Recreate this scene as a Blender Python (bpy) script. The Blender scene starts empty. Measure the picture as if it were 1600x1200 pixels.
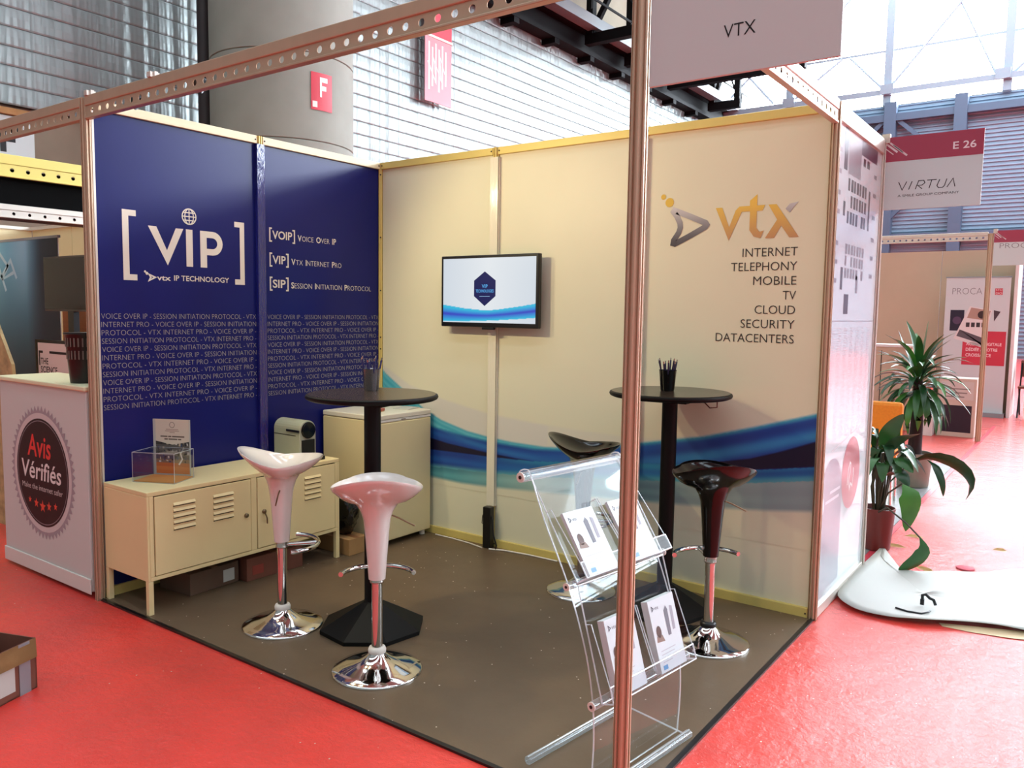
import bpy, bmesh, math, random
from mathutils import Vector, Matrix
random.seed(7)
S = bpy.context.scene
COL = S.collection
PI = math.pi

# ------------------------------------------------------------------ camera, world, exposure
cd = bpy.data.cameras.new('camera'); cam = bpy.data.objects.new('camera', cd); COL.objects.link(cam)
yaw, pitch, roll = -0.6253, -0.0888, 0.0145
fw = Vector((math.sin(yaw)*math.cos(pitch), math.cos(yaw)*math.cos(pitch), math.sin(pitch)))
rt = Vector((math.cos(yaw), -math.sin(yaw), 0)); up = rt.cross(fw)
r2 = rt*math.cos(roll)+up*math.sin(roll); u2 = -rt*math.sin(roll)+up*math.cos(roll)
cam.matrix_world = Matrix(((r2.x, u2.x, -fw.x, 4.0114), (r2.y, u2.y, -fw.y, -3.993), (r2.z, u2.z, -fw.z, 1.4846), (0, 0, 0, 1)))
cd.sensor_fit = 'HORIZONTAL'; cd.sensor_width = 36; cd.lens = 36*1258.58/1600; cd.clip_end = 300; cd.clip_start = 0.05
S.camera = cam
w = bpy.data.worlds.new('world'); S.world = w; w.use_nodes = True
w.node_tree.nodes['Background'].inputs[0].default_value = (0.86, 0.98, 1.0, 1)
w.node_tree.nodes['Background'].inputs[1].default_value = 0.36
S.view_settings.view_transform = 'Standard'; S.view_settings.look = 'None'
S.view_settings.exposure = 0.12; S.view_settings.gamma = 1.0; S.view_settings.use_curve_mapping = False
GLAZE = 36.0      # daylight behind the end glazing
SKYL = 4.8       # daylight in the roof strips
SPOT = 47.0      # stand spotlights, watt
SPOTC = (1.0, 0.84, 0.49)

# ------------------------------------------------------------------ colour and materials
def lin(c):
    if isinstance(c, str):
        c = tuple(int(c[i:i+2], 16)/255 for i in (0, 2, 4))
    return tuple(x/12.92 if x <= .04045 else ((x+.055)/1.055)**2.4 for x in c)
MATS = {}
def mat(name, col='808080', rough=.5, metal=0., coat=0., coatr=.1, noise=0., nscale=20., bump=0., bscale=60., spec=.5, emit=0., stretch=None, trans=0.):
    if name in MATS: return MATS[name]
    m = bpy.data.materials.new(name); m.use_nodes = True
    nt = m.node_tree; b = nt.nodes['Principled BSDF']; c = lin(col)
    b.inputs['Base Color'].default_value = (*c, 1); b.inputs['Roughness'].default_value = rough
    b.inputs['Metallic'].default_value = metal; b.inputs['Coat Weight'].default_value = coat
    b.inputs['Coat Roughness'].default_value = coatr; b.inputs['Specular IOR Level'].default_value = spec
    if trans: b.inputs['Transmission Weight'].default_value = trans
    if emit:
        b.inputs['Emission Color'].default_value = (*c, 1); b.inputs['Emission Strength'].default_value = emit
    tc = nt.nodes.new('ShaderNodeTexCoord'); src = tc.outputs['Object']
    if stretch:
        mp = nt.nodes.new('ShaderNodeMapping'); mp.inputs['Scale'].default_value = stretch
        nt.links.new(src, mp.inputs['Vector']); src = mp.outputs['Vector']
    if noise:
        n = nt.nodes.new('ShaderNodeTexNoise'); n.inputs['Scale'].default_value = nscale; n.inputs['Detail'].default_value = 4
        nt.links.new(src, n.inputs['Vector'])
        r = nt.nodes.new('ShaderNodeValToRGB')
        r.color_ramp.elements[0].position = .3; r.color_ramp.elements[1].position = .7
        r.color_ramp.elements[0].color = (*[x*(1-noise) for x in c], 1)
        r.color_ramp.elements[1].color = (*[min(1, x*(1+noise)) for x in c], 1)
        nt.links.new(n.outputs['Fac'], r.inputs['Fac']); nt.links.new(r.outputs['Color'], b.inputs['Base Color'])
    if bump:
        n2 = nt.nodes.new('ShaderNodeTexNoise'); n2.inputs['Scale'].default_value = bscale; n2.inputs['Detail'].default_value = 3
        nt.links.new(src, n2.inputs['Vector'])
        bp = nt.nodes.new('ShaderNodeBump'); bp.inputs['Strength'].default_value = bump; bp.inputs['Distance'].default_value = .01
        nt.links.new(n2.outputs['Fac'], bp.inputs['Height']); nt.links.new(bp.outputs['Normal'], b.inputs['Normal'])
        if coat: nt.links.new(bp.outputs['Normal'], b.inputs['Coat Normal'])
    MATS[name] = m
    return m
def emat(name, col, strength):
    m = bpy.data.materials.new(name); m.use_nodes = True; nt = m.node_tree; nt.nodes.clear()
    e = nt.nodes.new('ShaderNodeEmission'); o = nt.nodes.new('ShaderNodeOutputMaterial')
    e.inputs[0].default_value = (*lin(col), 1); e.inputs[1].default_value = strength
    nt.links.new(e.outputs[0], o.inputs[0]); MATS[name] = m; return m
def acrylic(name, tint='f4f8fa', gl=.05, extra=.04, edge=False):
    m = bpy.data.materials.new(name); m.use_nodes = True; nt = m.node_tree; nt.nodes.clear()
    o = nt.nodes.new('ShaderNodeOutputMaterial'); mx = nt.nodes.new('ShaderNodeMixShader')
    t = nt.nodes.new('ShaderNodeBsdfTransparent'); g = nt.nodes.new('ShaderNodeBsdfGlossy')
    t.inputs[0].default_value = (*lin(tint), 1); g.inputs['Roughness'].default_value = gl
    f = nt.nodes.new('ShaderNodeFresnel'); f.inputs['IOR'].default_value = 1.49
    a = nt.nodes.new('ShaderNodeMath'); a.operation = 'ADD'; a.inputs[1].default_value = extra
    ge = nt.nodes.new('ShaderNodeNewGeometry'); mr = nt.nodes.new('ShaderNodeMapRange'); mr.inputs['To Min'].default_value = 1.49; mr.inputs['To Max'].default_value = 1/1.49
    nt.links.new(ge.outputs['Backfacing'], mr.inputs['Value']); nt.links.new(mr.outputs[0], f.inputs['IOR'])
    nt.links.new(f.outputs[0], a.inputs[0]); nt.links.new(a.outputs[0], mx.inputs[0])
    nt.links.new(t.outputs[0], mx.inputs[1])
    if edge:
        d = nt.nodes.new('ShaderNodeBsdfTranslucent'); d.inputs[0].default_value = (.9, .93, .95, 1)
        d2 = nt.nodes.new('ShaderNodeBsdfDiffuse'); d2.inputs[0].default_value = (.9, .93, .95, 1)
        ad = nt.nodes.new('ShaderNodeMixShader'); nt.links.new(d.outputs[0], ad.inputs[1]); nt.links.new(d2.outputs[0], ad.inputs[2])
        ad2 = nt.nodes.new('ShaderNodeMixShader'); ad2.inputs[0].default_value = .3
        nt.links.new(ad.outputs[0], ad2.inputs[1]); nt.links.new(g.outputs[0], ad2.inputs[2])
        nt.links.new(ad2.outputs[0], mx.inputs[2])
    else: nt.links.new(g.outputs[0], mx.inputs[2])
    nt.links.new(mx.outputs[0], o.inputs[0]); MATS[name] = m; return m
def attr_mat(name, rough, coat=0., emit=0., spec=.5):
    m = bpy.data.materials.new(name); m.use_nodes = True; nt = m.node_tree; b = nt.nodes['Principled BSDF']
    a = nt.nodes.new('ShaderNodeAttribute'); a.attribute_name = 'col'
    nt.links.new(a.outputs['Color'], b.inputs['Base Color']); b.inputs['Roughness'].default_value = rough
    b.inputs['Coat Weight'].default_value = coat; b.inputs['Coat Roughness'].default_value = .15; b.inputs['Specular IOR Level'].default_value = spec
    if emit:
        b.inputs['Base Color'].default_value = (0, 0, 0, 1)
        nt.links.remove(b.inputs['Base Color'].links[0])
        nt.links.new(a.outputs['Color'], b.inputs['Emission Color']); b.inputs['Emission Strength'].default_value = emit
    MATS[name] = m; return m
PRINT = attr_mat('printed_ink', .5, spec=.3); PRINTG = attr_mat('glossy_print', .3, .6); SCREEN = attr_mat('screen_image', .3, 0, .95)
PRINTP = attr_mat('panel_print', .42, spec=.4)

PANEL = 'd8d4ba'      # back wall panel
BLUE = '12185e'
M = {}
M['panel'] = mat('cream_panel', PANEL, .42, noise=.015, nscale=3, spec=.4)
M['blue'] = mat('blue_panel', BLUE, .28, noise=.03, nscale=4, spec=.24)
M['bluefilm'] = mat('blue_film', '15186a', .12, coat=1, bump=.5, bscale=25, stretch=(6, 6, .6))
M['film'] = mat('white_film', 'e2dcc6', .2, coat=.6, bump=.25, bscale=20, stretch=(8, 8, .5))
M['rail'] = mat('rail_beige', 'd6c172', .38, metal=.15, noise=.03, nscale=8)
M['alu'] = mat('post_aluminium', 'c2a98e', .4, metal=.5, noise=.04, nscale=15, stretch=(1, 1, .1))
M['aluw'] = mat('rail_white_aluminium', 'cfc8bc', .4, metal=.35)
M['yel'] = mat('yellow_beam', 'd9c86a', .45, metal=.1)
M['black'] = mat('black_plastic', '0d0b0c', .35)
M['blackm'] = mat('black_metal', '050505', .5, bump=.05, bscale=200, spec=.2)
M['blackg'] = mat('black_gloss', '080506', .15, coat=.25, coatr=.04, spec=.3)
M['whiteg'] = mat('white_gloss', 'e6ddd6', .15, coat=1, coatr=.05)
M['chrome'] = mat('chrome', 'd8d6d2', .07, metal=1.)
M['brushed'] = mat('brushed_steel', 'b7aea4', .25, metal=1.)
M['whitep'] = mat('white_plastic', 'dcd6cc', .4)
M['cab'] = mat('cabinet_white', 'e6d19a', .42, noise=.02, nscale=5)
M['slot'] = mat('dark_slot', '2a2118', .8)
M['fridge'] = mat('fridge_white', 'dccb9c', .38, noise=.02, nscale=3)
M['wood'] = mat('dark_table_laminate', '2e241c', .25, noise=.12, nscale=9, stretch=(1, 8, 1))
M['card'] = mat('cardboard', 'a27a4c', .85, noise=.1, nscale=8, bump=.1, bscale=50)
M['cardr'] = mat('cardboard_brown', '6e4030', .85, noise=.12, nscale=8)
M['cardd'] = mat('cardboard_dark', '5b4434', .85, noise=.12, nscale=8)
M['bag'] = mat('black_bag', '0a0a0a', .15, bump=1., bscale=22, coat=.5)
M['paper'] = mat('white_paper', 'b8b8b0', .6, noise=.02, nscale=3)
M['tan'] = mat('tan_underside', 'c9b48e', .8)
M['sign'] = mat('white_board', 'c4d2d0', .55)
M['signb'] = mat('sign_white_edges', 'd8d2ce', .6)
M['cream2'] = mat('cream_panel_far', 'd2c69a', .5)
M['beige'] = mat('beige_panel_far', 'b9a98f', .55, noise=.03, nscale=3)
M['pot'] = mat('grey_planter', '8d897c', .6, noise=.05, nscale=10)
M['potr'] = mat('red_planter', '6a2c2a', .45)
M['soil'] = mat('soil', '2b2018', .95, bump=.5, bscale=60)
M['trunk'] = mat('trunk_bark', '2e1c1c', .85, noise=.2, nscale=12, bump=.6, bscale=30, stretch=(1, 1, .3))
M['leaf'] = mat('leaf_green', '2c5e2a', .35, noise=.25, nscale=6, spec=.5)
M['leafd'] = mat('leaf_dark_green', '1f4526', .3, noise=.25, nscale=6)
M['leafl'] = mat('leaf_bright_green', '3f7a2c', .35, noise=.2, nscale=6)
M['stem'] = mat('leaf_stem', '33301f', .6)
M['orange'] = mat('orange_fabric', 'd8821f', .75, noise=.06, nscale=60)
M['concrete'] = mat('column_concrete', '868c82', .8, noise=.08, nscale=1.5, bump=.1, bscale=5)
M['concreted'] = mat('wall_concrete', '8b8270', .85, noise=.1, nscale=1.2)
M['steel'] = mat('truss_steel', '040507', .7, spec=.15)
M['steelg'] = mat('frame_steel_grey', '7c8894', .5)
M['redsign'] = mat('red_sign', 'b8273a', .5)
M['redband'] = mat('red_band', '9c4458', .5)
M['bin'] = mat('mesh_bin', '120e10', .4)
M['key'] = mat('key_steel', '8a7a60', .3, metal=1)
M['coffee'] = mat('coffee_grey_green', 'a7a890', .35, noise=.02)
M['crate'] = mat('roll_banner_teal', '3a7f92', .5)

# insulation foil wall: puffy, wrinkled, half metallic
def foil():
    m = mat('foil_insulation', '868f8e', .45, metal=.55)
    nt = m.node_tree; b = nt.nodes['Principled BSDF']
    tc = nt.nodes.new('ShaderNodeTexCoord'); mp = nt.nodes.new('ShaderNodeMapping'); mp.inputs['Scale'].default_value = (1, 2.6, .3)
    nt.links.new(tc.outputs['Object'], mp.inputs[0])
    n = nt.nodes.new('ShaderNodeTexNoise'); n.inputs['Scale'].default_value = 1.5; n.inputs['Detail'].default_value = 2; n.inputs['Roughness'].default_value = .5
    nt.links.new(mp.outputs[0], n.inputs['Vector'])
    bp = nt.nodes.new('ShaderNodeBump'); bp.inputs['Strength'].default_value = .5; bp.inputs['Distance'].default_value = .2
    nt.links.new(n.outputs['Fac'], bp.inputs['Height']); nt.links.new(bp.outputs['Normal'], b.inputs['Normal'])
    return m
M['foil'] = foil()

# filmed carpets: coloured pile under a clear crinkled plastic film
def carpet(name, col, rough, coat, coatr, bstr, speck, sheen=0.):
    m = bpy.data.materials.new(name); m.use_nodes = True; nt = m.node_tree; b = nt.nodes['Principled BSDF']; c = lin(col)
    tc = nt.nodes.new('ShaderNodeTexCoord')
    def noise(scale, det=4, ro=.55):
        n = nt.nodes.new('ShaderNodeTexNoise'); n.inputs['Scale'].default_value = scale; n.inputs['Detail'].default_value = det; n.inputs['Roughness'].default_value = ro
        nt.links.new(tc.outputs['Object'], n.inputs['Vector']); return n
    a = noise(2.2, 5); r = nt.nodes.new('ShaderNodeValToRGB')
    r.color_ramp.elements[0].position = .3; r.color_ramp.elements[1].position = .72
    r.color_ramp.elements[0].color = (*[x*.86 for x in c], 1); r.color_ramp.elements[1].color = (*[min(1, x*1.14) for x in c], 1)
    nt.links.new(a.outputs['Fac'], r.inputs['Fac'])
    v = nt.nodes.new('ShaderNodeTexVoronoi'); v.inputs['Scale'].default_value = 19; v.feature = 'F1'
    nt.links.new(tc.outputs['Object'], v.inputs['Vector'])
    lt = nt.nodes.new('ShaderNodeMath'); lt.operation = 'LESS_THAN'; lt.inputs[1].default_value = speck
    nt.links.new(v.outputs['Distance'], lt.inputs[0])
    gate = noise(1.3, 3); gt = nt.nodes.new('ShaderNodeMath'); gt.operation = 'GREATER_THAN'; gt.inputs[1].default_value = .5
    nt.links.new(gate.outputs['Fac'], gt.inputs[0]); mu = nt.nodes.new('ShaderNodeMath'); mu.operation = 'MULTIPLY'
    nt.links.new(lt.outputs[0], mu.inputs[0]); nt.links.new(gt.outputs[0], mu.inputs[1])
    mx = nt.nodes.new('ShaderNodeMix'); mx.data_type = 'RGBA'; mx.inputs['B'].default_value = (*lin('cdb8a4'), 1)
    nt.links.new(mu.outputs[0], mx.inputs['Factor']); nt.links.new(r.outputs['Color'], mx.inputs['A'])
    nt.links.new(mx.outputs['Result'], b.inputs['Base Color'])
    b.inputs['Roughness'].default_value = rough; b.inputs['Coat Weight'].default_value = coat; b.inputs['Coat Roughness'].default_value = coatr
    b.inputs['Specular IOR Level'].default_value = .3; b.inputs['Coat IOR'].default_value = 1.6; b.inputs['Sheen Weight'].default_value = sheen; b.inputs['Sheen Roughness'].default_value = .35
    f1 = noise(26, 5, .7); f2 = noise(5, 2)
    ad = nt.nodes.new('ShaderNodeMath'); ad.operation = 'MULTIPLY_ADD'; ad.inputs[1].default_value = 1.5
    nt.links.new(f2.outputs['Fac'], ad.inputs[0]); nt.links.new(f1.outputs['Fac'], ad.inputs[2])
    bp = nt.nodes.new('ShaderNodeBump'); bp.inputs['Strength'].default_value = bstr; bp.inputs['Distance'].default_value = .01
    nt.links.new(ad.outputs[0], bp.inputs['Height']); nt.links.new(bp.outputs['Normal'], b.inputs['Coat Normal'])
    MATS[name] = m; return m
M['red'] = carpet('red_carpet_under_film', 'dc2c1c', .9, 1., .1, 1., .06, .08)
M['grey'] = carpet('grey_carpet_under_film', '604d38', .8, .4, .25, .3, .06)
M['greyl'] = carpet('pale_carpet_under_film', '8a8c8c', .7, .8, .15, .5, .02)
M['acr'] = acrylic('clear_acrylic', gl=.03, extra=-.012)
M['acre'] = acrylic('acrylic_edge', gl=.1, extra=.45, edge=True)
M['acrt'] = acrylic('acrylic_tube', tint='eef4f6', gl=.08, extra=.16, edge=True)
M['glaze'] = emat('daylight_glazing', 'eaf5ff', GLAZE)
M['skyl'] = emat('roof_daylight', 'e2f3ff', SKYL)
M['roofglow'] = emat('added_roof_glow', 'eaf5ff', 8)
M['bulb'] = emat('lamp_glow', 'fff0cf', 12)

# ------------------------------------------------------------------ mesh building
class MB:
    def __init__(s): s.v = []; s.f = []
    def add(s, vs, fs):
        n = len(s.v); s.v += [tuple(p) for p in vs]; s.f += [tuple(i+n for i in f) for f in fs]; return s
    def box(s, x0, x1, y0, y1, z0, z1):
        return s.add([(x0,y0,z0),(x1,y0,z0),(x1,y1,z0),(x0,y1,z0),(x0,y0,z1),(x1,y0,z1),(x1,y1,z1),(x0,y1,z1)],
                     [(0,3,2,1),(4,5,6,7),(0,1,5,4),(1,2,6,5),(2,3,7,6),(3,0,4,7)])
    def prism(s, poly, z0, z1):
        n = len(poly)
        return s.add([(x,y,z0) for x,y in poly]+[(x,y,z1) for x,y in poly],
                     [tuple(reversed(range(n))), tuple(range(n,2*n))]+[(i,(i+1)%n,n+(i+1)%n,n+i) for i in range(n)])
    def lathe(s, prof, n=32, cx=0, cy=0, z=0):
        vs = []; fs = []
        for r, h in prof:
            vs += [(cx+r*math.cos(2*PI*k/n), cy+r*math.sin(2*PI*k/n), z+h) for k in range(n)]
        for j in range(len(prof)-1):
            for k in range(n):
                a = j*n+k; b = j*n+(k+1)%n; fs.append((a, b, b+n, a+n))
        if prof[0][0] > 1e-6: fs.append(tuple(reversed(range(n))))
        if prof[-1][0] > 1e-6: fs.append(tuple(range((len(prof)-1)*n, len(prof)*n)))
        return s.add(vs, fs)
    def tube(s, pts, r, n=10, cap=True):
        P = [Vector(p) for p in pts]; m = len(P); vs = []; fs = []
        rr = r if isinstance(r, (list, tuple)) else [r]*m
        t0 = (P[1]-P[0]).normalized(); a = Vector((0,0,1)) if abs(t0.z) < .9 else Vector((1,0,0))
        u = t0.cross(a).normalized()
        for i in range(m):
            t = (P[min(i+1,m-1)]-P[max(i-1,0)]).normalized()
            u = (u-t*u.dot(t)).normalized(); v = t.cross(u)
            vs += [P[i]+(u*math.cos(2*PI*k/n)+v*math.sin(2*PI*k/n))*rr[i] for k in range(n)]
        for i in range(m-1):
            for k in range(n):
                a = i*n+k; b = i*n+(k+1)%n; fs.append((a,b,b+n,a+n))
        if cap: fs += [tuple(reversed(range(n))), tuple(range((m-1)*n, m*n))]
        return s.add(vs, fs)
    def bar(s, p, q, wd, h):
        p = Vector(p); q = Vector(q); t = (q-p).normalized(); a = Vector((0,0,1)) if abs(t.z) < .95 else Vector((1,0,0))
        u = t.cross(a).normalized()*wd/2; v = u.cross(t).normalized()*h/2
        vs = [p-u-v,p+u-v,p+u+v,p-u+v,q-u-v,q+u-v,q+u+v,q-u+v]
        return s.add(vs, [(0,3,2,1),(4,5,6,7),(0,1,5,4),(1,2,6,5),(2,3,7,6),(3,0,4,7)])
    def holed(s, L, z0, z1, pitch, r, y, thick=.003, first=None):
        """plate along +x at depth y from z0..z1 with a row of round holes, real openings"""
        n = int(L/pitch); off = (L-n*pitch)/2; zc = (z0+z1)/2; K = 12
        for yy, flip in ((y, 0), (y+thick, 1)):
            if off > 1e-4:
                for a, b in ((0, off), (L-off, L)):
                    s.add([(a,yy,z0),(b,yy,z0),(b,yy,z1),(a,yy,z1)], [(0,1,2,3) if not flip else (3,2,1,0)])
            for i in range(n):
                xc = off+(i+.5)*pitch; ring = []; out = []
                for k in range(K):
                    a = 2*PI*k/K+PI/4; c, d = math.cos(a), math.sin(a); m = max(abs(c), abs(d))
                    ring.append((xc+r*c, yy, zc+r*d)); out.append((xc+pitch/2*c/m, yy, zc+(z1-z0)/2*d/m))
                fs = [(k,(k+1)%K,K+(k+1)%K,K+k) for k in range(K)]
                s.add(ring+out, [f if flip else f[::-1] for f in fs])
        for i in range(n):
            xc = off+(i+.5)*pitch
            s.add([(xc+r*math.cos(2*PI*k/K), y, zc+r*math.sin(2*PI*k/K)) for k in range(K)]+[(xc+r*math.cos(2*PI*k/K), y+thick, zc+r*math.sin(2*PI*k/K)) for k in range(K)],
                  [(k,(k+1)%K,K+(k+1)%K,K+k) for k in range(K)])
        return s
    def xf(s, mtx):
        s.v = [tuple(mtx @ Vector(p)) for p in s.v]; return s
    def build(s, name, m, parent=None, smooth=False, bevel=0, loc=None, rz=None):
        me = bpy.data.meshes.new(name); me.from_pydata(s.v, [], s.f); me.update()
        me.materials.append(M[m] if isinstance(m, str) else m)
        if smooth:
            me.polygons.foreach_set('use_smooth', [True]*len(me.polygons))
            try: me.set_sharp_from_angle(angle=math.radians(smooth if smooth > 1 else 40))
            except Exception: pass
        return link(name, me, parent, bevel, loc, rz)
def link(name, me, parent=None, bevel=0, loc=None, rz=None):
    o = bpy.data.objects.new(name, me); COL.objects.link(o)
    if parent: o.parent = parent
    if loc: o.location = loc
    if rz: o.rotation_euler.z = rz
    if bevel:
        b = o.modifiers.new('bevel', 'BEVEL'); b.width = bevel; b.segments = 2; b.limit_method = 'ANGLE'; b.harden_normals = False
    return o
def tag(o, label, cat, group=None, kind=None):
    o['label'] = label; o['category'] = cat
    if group: o['group'] = group
    if kind: o['kind'] = kind
    return o
def thing(name, label, cat, loc=(0,0,0), rz=0, group=None, kind=None):
    o = bpy.data.objects.new(name, None); COL.objects.link(o); o.location = loc; o.rotation_euler = (0,0,rz); o.empty_display_size = .1
    return tag(o, label, cat, group, kind)
def struct(name, label, loc=(0,0,0)):
    o = bpy.data.objects.new(name, None); COL.objects.link(o); o.location = loc; o['label'] = label; o['kind'] = 'structure'; o['category'] = name.split('_')[0]
    return o
def sstruct(o, label):
    o['label'] = label; o['kind'] = 'structure'; o['category'] = o.name.split('_')[0]; return o
def dup(o, parent=None):
    c = o.copy(); COL.objects.link(c); c.parent = parent
    for ch in list(o.children): dup(ch, c)
    return c
def B(*a): return MB().box(*a)

# ------------------------------------------------------------------ flat print
FONT = {}
def glyphs(body, offset=0., shear=0., space=1.):
    k = (body, offset, shear, space)
    if k not in FONT:
        c = bpy.data.curves.new('t', 'FONT'); c.body = body; c.size = 1; c.offset = offset; c.shear = shear; c.space_character = space; c.resolution_u = 3
        o = bpy.data.objects.new('t', c); me = bpy.data.meshes.new_from_object(o)
        vs = [(v.co.x, v.co.y) for v in me.vertices]; fs = [tuple(p.vertices) for p in me.polygons]
        bpy.data.objects.remove(o); bpy.data.meshes.remove(me); bpy.data.curves.remove(c)
        FONT[k] = (vs, fs)
    return FONT[k]
CAPH = max(y for x, y in glyphs('H')[0])
class Flat:
    def __init__(s): s.v = []; s.f = []; s.c = []; s.w = []
    def raw(s, vs, fs, col, lift=0.):
        n = len(s.v); s.v += list(vs); s.f += [tuple(i+n for i in f) for f in fs]; s.w += [lift]*len(vs)
        s.c += [lin(col(p) if callable(col) else col) for p in vs]; return s
    def poly(s, pts, col, lift=0.): return s.raw(pts, [tuple(range(len(pts)))], col, lift)
    def rect(s, x0, x1, y0, y1, col, lift=0.): return s.poly([(x0,y0),(x1,y0),(x1,y1),(x0,y1)], col, lift)
    def disc(s, x, y, r, col, n=28, ry=None, lift=0.):
        ry = ry or r; return s.poly([(x+r*math.cos(2*PI*k/n), y+ry*math.sin(2*PI*k/n)) for k in range(n)], col, lift)
    def stroke(s, pts, wd, col, closed=False, lift=0., cap=False):
        P = [Vector(p) for p in pts]; n = len(P); L = []; R = []
        for i in range(n):
            a = P[i-1] if (i > 0 or closed) else P[i]; b = P[(i+1)%n] if (i < n-1 or closed) else P[i]
            d1 = (P[i]-a); d2 = (b-P[i]); d1 = d1.normalized() if d1.length else d2.normalized(); d2 = d2.normalized() if d2.length else d1
            t = (d1+d2); t = t.normalized() if t.length > 1e-6 else d1; nn = Vector((-t.y, t.x)); sc = 1/max(.5, nn.dot(Vector((-d1.y, d1.x))))
            L.append(P[i]+nn*wd/2*sc); R.append(P[i]-nn*wd/2*sc)
        vs = [tuple(p) for p in L]+[tuple(p) for p in R]; m = n if closed else n-1
        s.raw(vs, [(n+i, n+(i+1)%n, (i+1)%n, i) for i in range(m)], col, lift)
        if cap:
            for p in (P[0], P[-1]): s.disc(p.x, p.y, wd/2, col, 12, lift=lift+.0001)
        return s
    def text(s, body, x, y, h, col, wd=None, align='l', offset=0., shear=0., space=1., lift=0., curve=None):
        vs, fs = glyphs(body, offset, shear, space)
        if not vs: return s
        x0 = min(p[0] for p in vs); x1 = max(p[0] for p in vs); sy = h/CAPH; sx = wd/(x1-x0) if wd else sy
        W = (x1-x0)*sx; ox = x-(0 if align == 'l' else W if align == 'r' else W/2)
        pts = [(ox+(p[0]-x0)*sx, y+p[1]*sy) for p in vs]
        if curve: pts = [(px, py+curve*(((px-ox)/W-.5)**2)*4) for px, py in pts]
        return s.raw(pts, fs, col, lift)
    def build(s, name, O, U, V, parent=None, m=None):
        O = Vector(O); U = Vector(U).normalized(); V = Vector(V).normalized(); N = U.cross(V)
        me = bpy.data.meshes.new(name); me.from_pydata([tuple(O+U*a+V*b+N*l) for (a, b), l in zip(s.v, s.w)], [], s.f); me.update()
        at = me.color_attributes.new('col', 'FLOAT_COLOR', 'POINT')
        at.data.foreach_set('color', [x for c in s.c for x in (*c, 1)])
        me.materials.append(m or PRINT)
        return link(name, me, parent)
X, Y, Z = (1,0,0), (0,1,0), (0,0,1)
MOD = .99; BX = 3*MOD; FY = -2*MOD; WH = 2.48

# ================================================================== the hall
fl = B(-14, 70, -14, 36, -.2, 0).build('floor', 'red'); sstruct(fl, 'red carpet under clear plastic film across the hall')
HX = -10.6; HY = 32.
wl = struct('wall_left', 'hall side wall with silver insulation quilt over concrete', (HX, 0, 0))
B(-.4, -.12, -14, 36, 0, 4.75).build('concrete_base', 'concreted', wl)
B(-.4, -.25, -14, 36, 4.75, 14).build('backing', 'concreted', wl)
z = 4.75
def quilt(h):
    vs = []; fs = []; prof = [(-.03, .001), (-.008, .004), (.0, .03), (.006, h*.5), (.0, h-.03), (-.008, h-.004), (-.03, h-.001)]
    ys = [-14+i*1.25 for i in range(41)]
    for y in ys: vs += [(a, y, b) for a, b in prof]
    n = len(prof)
    for i in range(len(ys)-1):
        for j in range(n-1):
            a = i*n+j; fs.append((a, a+1, a+n+1, a+n))
    me = bpy.data.meshes.new('insulation_strip'); me.from_pydata(vs, [], fs); me.materials.append(M['foil'])
    return me
qm = quilt(.31)
while z < 9.9:
    o = link('insulation_strip', qm, wl, loc=(0, 0, z)); z += .31
for y in (3.6, 6.6):
    B(-.1, .0, y, y+.05, 3.4, 5.05).build('pipe', 'black', wl)
# end wall: ribbed blue grey cladding below, daylight glazing above
we = struct('wall_back_hall', 'blue grey ribbed cladding on the far end wall of the hall', (0, HY, 0))
mb = MB(); n = 64; h = 10.0/n; prof = []
for i in range(n):
    prof += [(0, i*h), (0, i*h+h*.55), (.05, i*h+h*.65), (.05, i*h+h*.95)]
prof.append((0, 10.0))
vs = [(-11, -a, b) for a, b in prof]+[(70, -a, b) for a, b in prof]; k = len(prof)
mb.add(vs, [(i, i+k, i+k+1, i+1) for i in range(k-1)])
M['clad'] = mat('blue_grey_cladding', '7d93a6', .55); mb.build('cladding', 'clad', we)
M['cladf'] = mat('blue_grey_frame', '47586e', .55)
for x in (-7.2, -3.2, -.7, 3.4, 8.): B(x-.22, x+.22, -.5, -.1, 0, 10.05).build('wall_column', 'cladf', we)
for p, q in (((-3.2,-.3,9.6),(-6.6,-.3,6.2)), ((-3.2,-.3,9.6),(-1.0,-.3,7.6)), ((-5.2,-.3,3.2),(-2.4,-.3,6.2))):
    MB().bar(p, q, .16, .16).build('wall_brace', 'cladf', we)
for zz in (4.7, 9.45): B(-11, 70, -.45, -.15, zz-.14, zz+.14).build('wall_girt', 'cladf', we)
wi = struct('window_1', 'bright glazed gable of the hall with grey steel bars', (0, HY, 10))
for x0, x1 in ((-10.9,-7.3),(-7.3,-3.4),(-3.4,.75),(.75,5.),(5.,10.),(10.,15.),(15.,20.),(20.,30.),(30.,40.),(40.,50.)):
    for z0, z1 in ((.05, .42), (.55, 3.1), (3.1, 6.)):
        B(x0+.05, x1-.05, 0, .05, z0, z1).build('pane', 'glaze', wi)
for x in (-10.9, -7.3, -3.4, .75, 5., 10., 15., 20., 30., 40., 50., 60.): B(x-.15, x+.15, -.25, -.05, 0, 6).build('mullion', 'steelg', wi)
B(-11, 70, -.35, -.05, .40, .62).build('bottom_chord', 'steelg', wi)
B(-11, 70, -.2, -.1, 2.1, 2.19).build('tie_bar', 'steelg', wi)
for a, b in (((-3.4,.6),(.3,5.)), ((-7.3,.6),(-5.2,2.1)), ((-4.9,2.1),(-3.5,.6)), ((-7.0,2.5),(-4.2,5.2)), ((.4,.6),(-1.6,5.)), ((.9,.6),(3.,2.6)), ((-10.6,.6),(-7.5,3.4)), ((-10.4,3.4),(-8,.7))):
    MB().tube([(a[0],-.2,a[1]),(b[0],-.2,b[1])], .06, 6).build('brace_rod', 'steelg', wi)
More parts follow.
